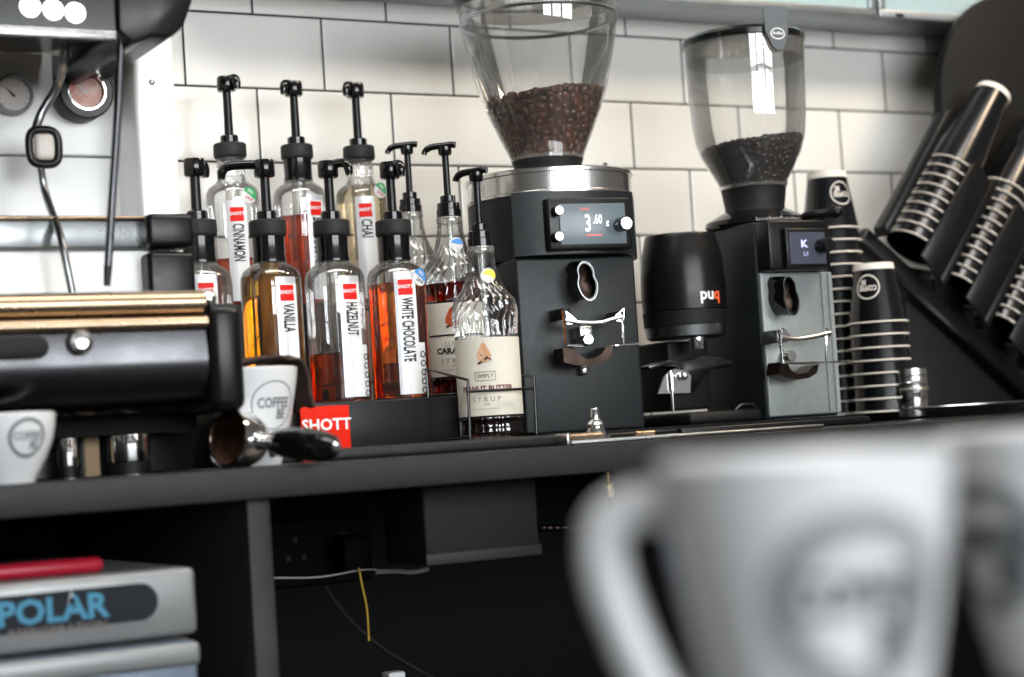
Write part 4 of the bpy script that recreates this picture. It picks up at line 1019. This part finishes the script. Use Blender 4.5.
l0 = h(812, 222, -.01); l1 = h(836, 211, -.03)
MB().tube(smooth_path([(cH.x+.05, .03, zz0+.006), (l0.x, -.0, zz0+.008), (l1.x-.004, -.03, l1.z-.002), (l1.x, -.032, l1.z)], 4), [.006]*8+[.0085, .0095, .0095, .0095, .008], 12).build('dial_lever', 'black_plastic', g2)
hs2 = [(46, 60.5), (64, 60), (90, 59), (120, 57.5), (140, 55), (155, 50), (170, 42), (182, 35), (189, 33)]
prof2 = [(hw_*Z2/FP, hh2(py, 743+.06*(py-50))) for py, hw_ in hs2][::-1]
zb2 = prof2[0][1]; rt = prof2[-1][0]; zt3 = prof2[-1][1]
hop2 = MB().open_lathe(prof2, 80, hpm).build('hopper', 'clear_plastic', g2)
MB().lathe([(prof2[0][0]*.93, zz0+.0222), (prof2[0][0]*.90, zz0+.028), (prof2[0][0]*.99, zb2-.001)], 60, hpm).build('hopper_collar', 'black_matte', g2)
MB().open_lathe([(prof2[0][0]*1.005, zb2), (prof2[0][0]*1.03, zb2+.002), (prof2[0][0]*1.05, zb2+.004)], 60, hpm).build('hopper_lip', 'tube_clear', g2)
MB().lathe([(rt*1.0, zt3), (rt*1.02, zt3+.001), (rt*1.02, zt3+.008), (rt*.96, zt3+.013), (.001, zt3+.014)], 72, hpm).build('hopper_lid', 'black_gloss', g2)
MB().open_lathe([(rt*.975, zt3-.022), (rt*.975, zt3)], 64, hpm).build('lid_skirt', 'tube_clear', g2)
# latch tab with oval emblem
lt = MB(); an = face_cam(783)+.55
def tabf(u, v): return (cH.x+math.cos(an+u/.08)*(rt*1.02+.006), .075+math.sin(an+u/.08)*(rt*1.02+.006), v)
zt_ = zt3
out = [(-.0165, .026), (-.015, .0285), (.015, .0285), (.0165, .026), (.0155, -.006), (.0085, -.027), (.005, -.0305), (-.003, -.0305), (-.0075, -.026), (-.0155, -.004)]
vs = [tabf(a_, zt_+b_-.0+.006) for a_, b_ in out]
cen = Vector((cH.x, .075, 0)); vs2 = [tuple((Vector(v)-Vector((cen.x, cen.y, v[2])))*.955+Vector((cen.x, cen.y, v[2]))) for v in vs]; n = len(vs)
lt.add(vs+vs2, [tuple(range(n)), tuple(range(n, 2*n))[::-1]]+[(i, (i+1) % n, n+(i+1) % n, n+i) for i in range(n)])
lto = lt.build('lid_latch', 'tab_grey', g2)
def tabe(u, v): p = Vector(tabf(u, zt_+v)); d = Vector((p.x-cen.x, p.y-cen.y, 0)).normalized(); return tuple(p+d*.0008)
k = MB(); n = 30; pts = []
for i in range(n+1):
    t = 2*PI*i/n; pts += [tabe(.0098*math.cos(t), -.003+.0078*math.sin(t)), tabe(.0085*math.cos(t), -.003+.0064*math.sin(t))]
k.add(pts, [(2*i, 2*i+1, 2*i+3, 2*i+2) for i in range(n)]); text_on(k, 'Anfim', .0058, tabe, off=(0, -.0025), bold=.00012); k.build('emblem', 'label_white', lto)
lp2 = [(r*.985, z) for r, z in prof2]; zm = hh2(144, 748)
def top2(x, y):
    wx = x*math.cos(-.5)+y*math.sin(-.5); d = math.hypot(x-.03, y+.01)
    return zm-.003+.08*wx+.010*math.exp(-(d/.04)**2)+.003*noise.noise(Vector((x*45, y*45, 5)))
bean_heap('coffee_beans', G2.m @ Vector((cH.x, .075, 0)), lp2, zb2+.003, zm+.02, 'bean_dark', 'almost black coffee beans in the hopper of the smaller grinder', top2, size=.0054, wall_n=1500, top_n=240)

# ================================================================== MATS, TRAY, RINSER
def bar_mat(pxa, pxb, yf, yb, label, m='black_plastic', hgt=.0122):
    xa = S(pxa, 440, yf).x; xb = S(pxb, 430, yf).x
    o = empty('bar_mat', ((xa+xb)/2, (yf+yb)/2, CT), label, 'bar mat', 'rubber bar mats'); hw = (xb-xa)/2; hd = (yb-yf)/2
    MB().box((-hw, -hd, 0), (hw, hd, hgt*.8), bev=.003).build('mat', m, o)
    k = MB()
    for i in range(14):
        yy = -hd+.006+(2*hd-.012)*i/13; k.box((-hw+.006, yy-.001, hgt*.8), (hw-.006, yy+.001, hgt))
    k.build('ribs', m, o); return o
bar_mat(467, 678, -.575+.06, -.20, 'black rubber bar mat under the large grinder')
bar_mat(682, 872, -.46, -.20, 'black rubber bar mat under the press and smaller grinder')
# long strip tray in front of the bottle stand
xa = S(322, 456, -.60).x; xb = S(549, 440, -.60).x
lt_ = empty('drip_tray', ((xa+xb)/2, -.60, CT), 'long low dark grey tray along the counter edge', 'tray'); hw = (xb-xa)/2
MB().box((-hw, -.02, 0), (hw, .03, .0125), bev=.004).build('tray', 'counter_edge', lt_)
# jug rinser
xa = S(555, 438, -.61).x; xb = S(806, 428, -.61).x
jr = empty('jug_rinser', ((xa+xb)/2, -.61, CT), 'steel jug rinser tray with an upright spray nozzle on the counter edge', 'jug rinser'); hw = (xb-xa)/2
JL = Loc(jr.location)
MB().box((-hw, -.035, 0), (hw, .045, .0045), bev=.002).build('tray', 'dull_steel', jr)
MB().box((-hw-.004, -.032, 0), (-hw-.0003, .03, .0125), bev=.0015).build('tray_end', 'brushed_steel', jr)
nx = JL.at(596, 430, 0).x
MB().tube([(-hw, -.03, .0085), (nx-.012, -.03, .0085)], .0034, 10).build('tray_rail', 'warm_steel', jr)
MB().tube([(nx+.038, -.02, .0075), (nx+.062, -.02, .0075)], .0028, 10).build('rail_stub', 'warm_steel', jr)
MB().lathe([(.016, .0047), (.015, .008), (.0105, .0095), (.0105, .013), (.009, .015), (.0085, .019), (.0095, .021), (.0075, .024), (.0048, .026), (.0044, .037), (.0036, .038)], 24, Matrix.Translation((nx, 0, 0))).build('spray_nozzle', 'chrome', jr)
tag(MB().box((S(700, 430, -.55).x, -.57, CT), (S(808, 424, -.55).x, -.53, CT+.006), bev=.002).build('flat_spatula', 'brushed_steel'), 'flat steel strip with a rounded end lying on the counter edge', 'spatula') if False else None

# round trays on the right
ty = -.285
tcx = S(935, 408, ty).x; tr = S(1018, 405, ty).x-tcx
to_ = empty('round_tray', (tcx, ty, CT), 'round dark tray with a pale metal rim under the paper cups', 'tray')
tr = .135
MB().lathe([(tr*.80, 0), (tr*.84, .0012), (tr*.97, .0135), (tr, .0155), (tr*1.0, .0170), (tr*.965, .0165), (tr*.82, .0045), (.001, .0040)], 80).build('tray', 'brushed_steel', to_)
MB().lathe([(.001, .0041), (tr*.80, .0043)], 64).build('tray_liner', 'black_matte', to_)
ZT = CT+.0045

# ================================================================== PAPER CUPS
CH, CRr, CBr = .086, .0415, .0290
def paper_cup(loc, label, group, logo=None, rot=None, CH=CH, CRr=CRr, CBr=CBr):
    """upside-down paper cup: mouth rim at the bottom"""
    o = empty('paper_cup', loc, label, 'cup', group)
    if rot: o.rotation_euler = rot.to_euler()
    MB().open_lathe([(CRr, .0015), (CBr, CH-.009)], 56).build('sleeve', 'paper_black', o)
    MB().open_lathe([(CBr+.0004, CH-.0092), (CBr-.0006, CH), (CBr-.002, CH), (CBr-.0026, CH-.006), (.001, CH-.006)], 48).build('base_band', 'paper_rim', o)
    ring = [(CRr+.0008+.0017*math.cos(t), .0016+.0013*math.sin(t)) for t in [2*PI*i/8 for i in range(8)]]
    MB().lathe(ring, 56, close=True).build('rim', 'paper_rim', o)
    if logo is not None:
        pr = [(CRr, 0), (CBr, CH-.009)]; fn = prof_fn(pr, logo, .052, .034, .0006); logo_on(o, fn, .0175, 'paper_rim', flip=PI, thick=.09)
    return o
PITCH = .0180
def cup_stack(px, pyb, y, n, zb_, gname, lab_mid, lab_top, logo):
    x = S(px, pyb, y).x; first = None
    for i in range(n):
        if first is None:
            first = paper_cup((x, y, zb_), lab_mid, gname); o = first
        else: o = tree_copy(first)
        o.location = (x+random.uniform(-.0006, .0006), y, zb_+i*PITCH); o.rotation_euler = (0, 0, random.uniform(0, 6))
        if i == n-1:
            o.rotation_euler = (0, 0, 0)
            pr = [(CRr, 0), (CBr, CH-.009)]; fn = prof_fn(pr, logo, .052, .034, .0006); logo_on(o, fn, .0175, 'paper_rim', flip=PI, thick=.09); o['label'] = lab_top
fy_, by_ = -.30, -.215
zb_f = CT+.0062
cup_stack(883, 400, fy_, 8, CT+.0125, 'paper cups in the short stack', 'black paper cup nested in the short stack, pale rim', 'topmost upside-down black paper cup of the short stack', face_cam(883)-.30)
cup_stack(843, 400, by_, 16, CT+.0125, 'paper cups in the tall stack', 'black paper cup nested in the tall stack beside the grinder', 'topmost upside-down black paper cup of the tall stack', face_cam(847)+.62)
cm = empty('cup_mat', ((S(847, 400, by_).x+S(883, 400, fy_).x)/2, -.25, CT), 'x', 'mat'); bpy.data.objects.remove(cm)

# small steel tin
tn = empty('steel_tin', (S(913, 405, -.345).x, -.345, ZT), 'small ribbed steel tin in front of the short cup stack', 'tin')
Zt = (tn.location-CP).dot(CF); rn = 16*Zt/FP; z1t = S(912, 369, -.345).z-ZT
MB().lathe([(rn*.93, 0), (rn*.95, .001), (rn*.95, z1t*.52)], 40).build('can', 'chrome', tn)
MB().lathe([(rn*1.08, z1t*.525), (rn*1.10, z1t*.56), (rn*1.0, z1t*.60), (rn*1.0, z1t*.68), (rn*1.04, z1t*.71), (rn*1.0, z1t*.74), (rn, z1t*.86), (rn*1.03, z1t*.9), (rn, z1t*.93), (rn*.98, z1t), (.001, z1t)], 40).build('lid', 'brushed_steel', tn)

# ================================================================== TILTED CUP DISPENSER
RY = -.205; phi = math.radians(38)
ax = Vector((math.sin(phi), 0, math.cos(phi))); bs = Vector((math.cos(phi), 0, -math.sin(phi)))
O = S(885, 238, RY)                                # lower left foot
dsp = empty('cup_dispenser', (O.x, RY, O.z), 'black tilted rack holding slanted stacks of paper cups', 'cup dispenser')
Md = Matrix(((bs.x, 0, ax.x, 0), (0, 1, 0, 0), (bs.z, 0, ax.z, 0), (0, 0, 0, 1)))     # local (along base, depth, along stack)
Mw = Matrix.Translation(dsp.location) @ Md
def dpx(px, py, Y=0.):                              # pixel -> (b, a) rack coordinates
    p = S(px, py, RY+Y)-dsp.location; return p.dot(bs), p.dot(ax)
SPC = .104
dw = .05
nS = 4
FINL = .190
MB().box((-.036, .0, -.035), (nS*SPC+.02, .052, -.004), Md, bev=.008).build('base_rail', 'black_plastic', dsp)
for i in range(nS):
    x0_ = i*SPC if i else -.024
    # slim fin and broad front cover of each channel
    poly = [(x0_-.010, -.010), (x0_+.004, -.018), (x0_+.006, FINL-.008+(0 if i else .03)), (x0_+.001, FINL+(0 if i else .034)), (x0_-.008, FINL-.004+(0 if i else .03))]
    MB().prism(poly, .028, Md @ Matrix.Translation((0, -.04, 0)), bev=.002).build('divider_fin', 'black_plastic', dsp)
    if i > 0:
        poly = [(x0_-.058, -.004), (x0_-.0105, -.012), (x0_-.0095, FINL-.012), (x0_-.044, FINL-.004), (x0_-.054, FINL-.012)]
        MB().prism(poly, .006, Md @ Matrix.Translation((0, -.040, 0)), bev=.002).build('front_cover', 'black_plastic', dsp)
MB().box((-.008, .045, -.02), (nS*SPC, .052, .012), Md).build('back_plate', 'black_plastic', dsp)
# stand below the rack
pts = [(880, 262), (905, 290), (912, 405), (1120, 395), (1120, 300)]
poly = [((S(a_, b_, RY+.03)-dsp.location).x, (S(a_, b_, RY+.03)-dsp.location).z) for a_, b_ in pts]
poly[2] = (poly[2][0], CT-dsp.location.z+.0005); poly[3] = (poly[3][0], CT-dsp.location.z+.0005)
MB().prism(poly, .022, Matrix.Translation((0, .03, 0)), bev=.003).build('stand', 'black_matte', dsp)
# slanted stacks
rotm = Matrix(((bs.x, 0, ax.x), (0, 1, 0), (bs.z, 0, ax.z)))
names = ['leftmost', 'middle', 'rightmost']
for s_i in range(3):
    cb = (s_i+.5)*SPC+.006; cnt = (9, 11, 11)[s_i]; first = None
    for i in range(cnt):
        loc = dsp.location+bs*cb+ax*(.026+i*.0185)+Vector((0, .012, 0))
        lab = 'black paper cup nested in the %s slanted stack of the rack' % names[s_i]
        if first is None: first = paper_cup(loc, lab, 'paper cups in the %s slanted stack' % names[s_i], rot=rotm, CH=.165, CRr=.043, CBr=.0290); o = first
        else: o = tree_copy(first); o.location = loc
        if i == cnt-1: o['label'] = 'topmost black paper cup of the %s slanted stack, pale base showing' % names[s_i]

# round-cornered black board behind the rack
e0 = S(945, 150, -.145); rad = .20
tx = e0.x; pts = []
topz = S(1024, -8, -.145).z
rad = .19
for i in range(17):
    t = PI-PI/2*i/16; pts.append((tx+rad+rad*math.cos(t), topz-rad+rad*math.sin(t)))
brd = empty('black_board', (tx+.25, -.145, CT), 'tall black board with a rounded corner behind the slanted cup rack', 'board')
poly = [(tx, CT+.03)]+pts+[(tx+.62, topz), (tx+.62, CT+.0)]+[(tx+.03, CT)]
poly = [(a_-(tx+.25), b_-CT) for a_, b_ in poly]
MB().prism(poly, .02, bev=.003).build('panel', 'board_black', brd)
MB().box((.0, .0202, .05), (.30, .1445, .09)).build('bracket', 'black_matte', brd)

# ================================================================== WALL DISPLAY CASE (upper right)
cy = -.10
za = S(873, 18, cy).z
xs_ = S(610, 5, cy).x-.65; xe_ = S(975, 20, cy).x+.35; xm = S(874, 10, cy).x
wc = empty('wall_case', (xm, cy, za), 'shallow aluminium-framed glass case on the tiles at the top', 'display case')
MB().box((xs_-xm, .008, .0), (xe_-xm, .0995, .33), bev=.002).build('carcass', 'alu', wc)
for (a_, b_) in ((xs_-xm, -.003), (.003, xe_-xm)):
    fo = MB().box((a_, -.010, 0), (b_, .0075, .013), bev=.002).box((a_, -.010, .31), (b_, .0075, .33), bev=.002).box((a_, -.010, .0131), (a_+.013, .0075, .3099), bev=.002).box((b_-.013, -.010, .0131), (b_, .0075, .3099), bev=.002).build('door_frame', 'alu', wc)
    MB().box((a_+.0131, -.004, .0131), (b_-.0131, .002, .3099)).build('pane', 'frost_glass', fo)
MB().box((.035, -.0115, .002), (.050, -.0101, .007)).build('catch', 'black_plastic', wc)

# ================================================================== FOREGROUND CUPS ON A LEDGE
ly = -1.84
rp = S(802, 455, ly); wz = rp.z; 
LZ = wz-.105
tx0 = rp.x
ledge = empty('serving_ledge', (tx0+.05, -1.93, 0), 'narrow front serving ledge holding the near white cups', 'ledge')
MB().box((-.30, -.09, LZ-.03), (.45, .175, LZ), bev=.003).build('ledge_top', 'counter_black', ledge)
MB().box((-.28, .12, 0), (.43, .14, LZ-.0302)).build('ledge_panel', 'cabinet_black', ledge)
mug = [(.026, 0), (.027, .003), (.031, .022), (.0365, .055), (.0415, .088), (.0432, .105)]
mZ = (rp-CP).dot(CF); mr_ = 150*mZ/FP
mug = [(r*mr_/.0432, z) for r, z in mug]
ha = PI-view_az(802)+.0
ceramic_cup('latte_cup', (tx0, ly, LZ), mug, 'blurred white cup with handle nearest the camera', 'cup', face_cam(802)+.36, .058, .031, 'logo_grey', handle=(ha, [(mr_*.93, .0905), (.058, .0905), (.0665, .0865), (.0692, .077), (.0672, .062), (.0600, .040), (.050, .021), (mr_*.62, .012)], .0062), thick=.34)
p2 = S(1052, 450, -1.75)
ceramic_cup('latte_cup', (p2.x, -1.75, LZ), mug, 'blurred white cup cut off by the right picture edge', 'cup', face_cam(1052)-.75, .058, .029, 'logo_grey', thick=.34)
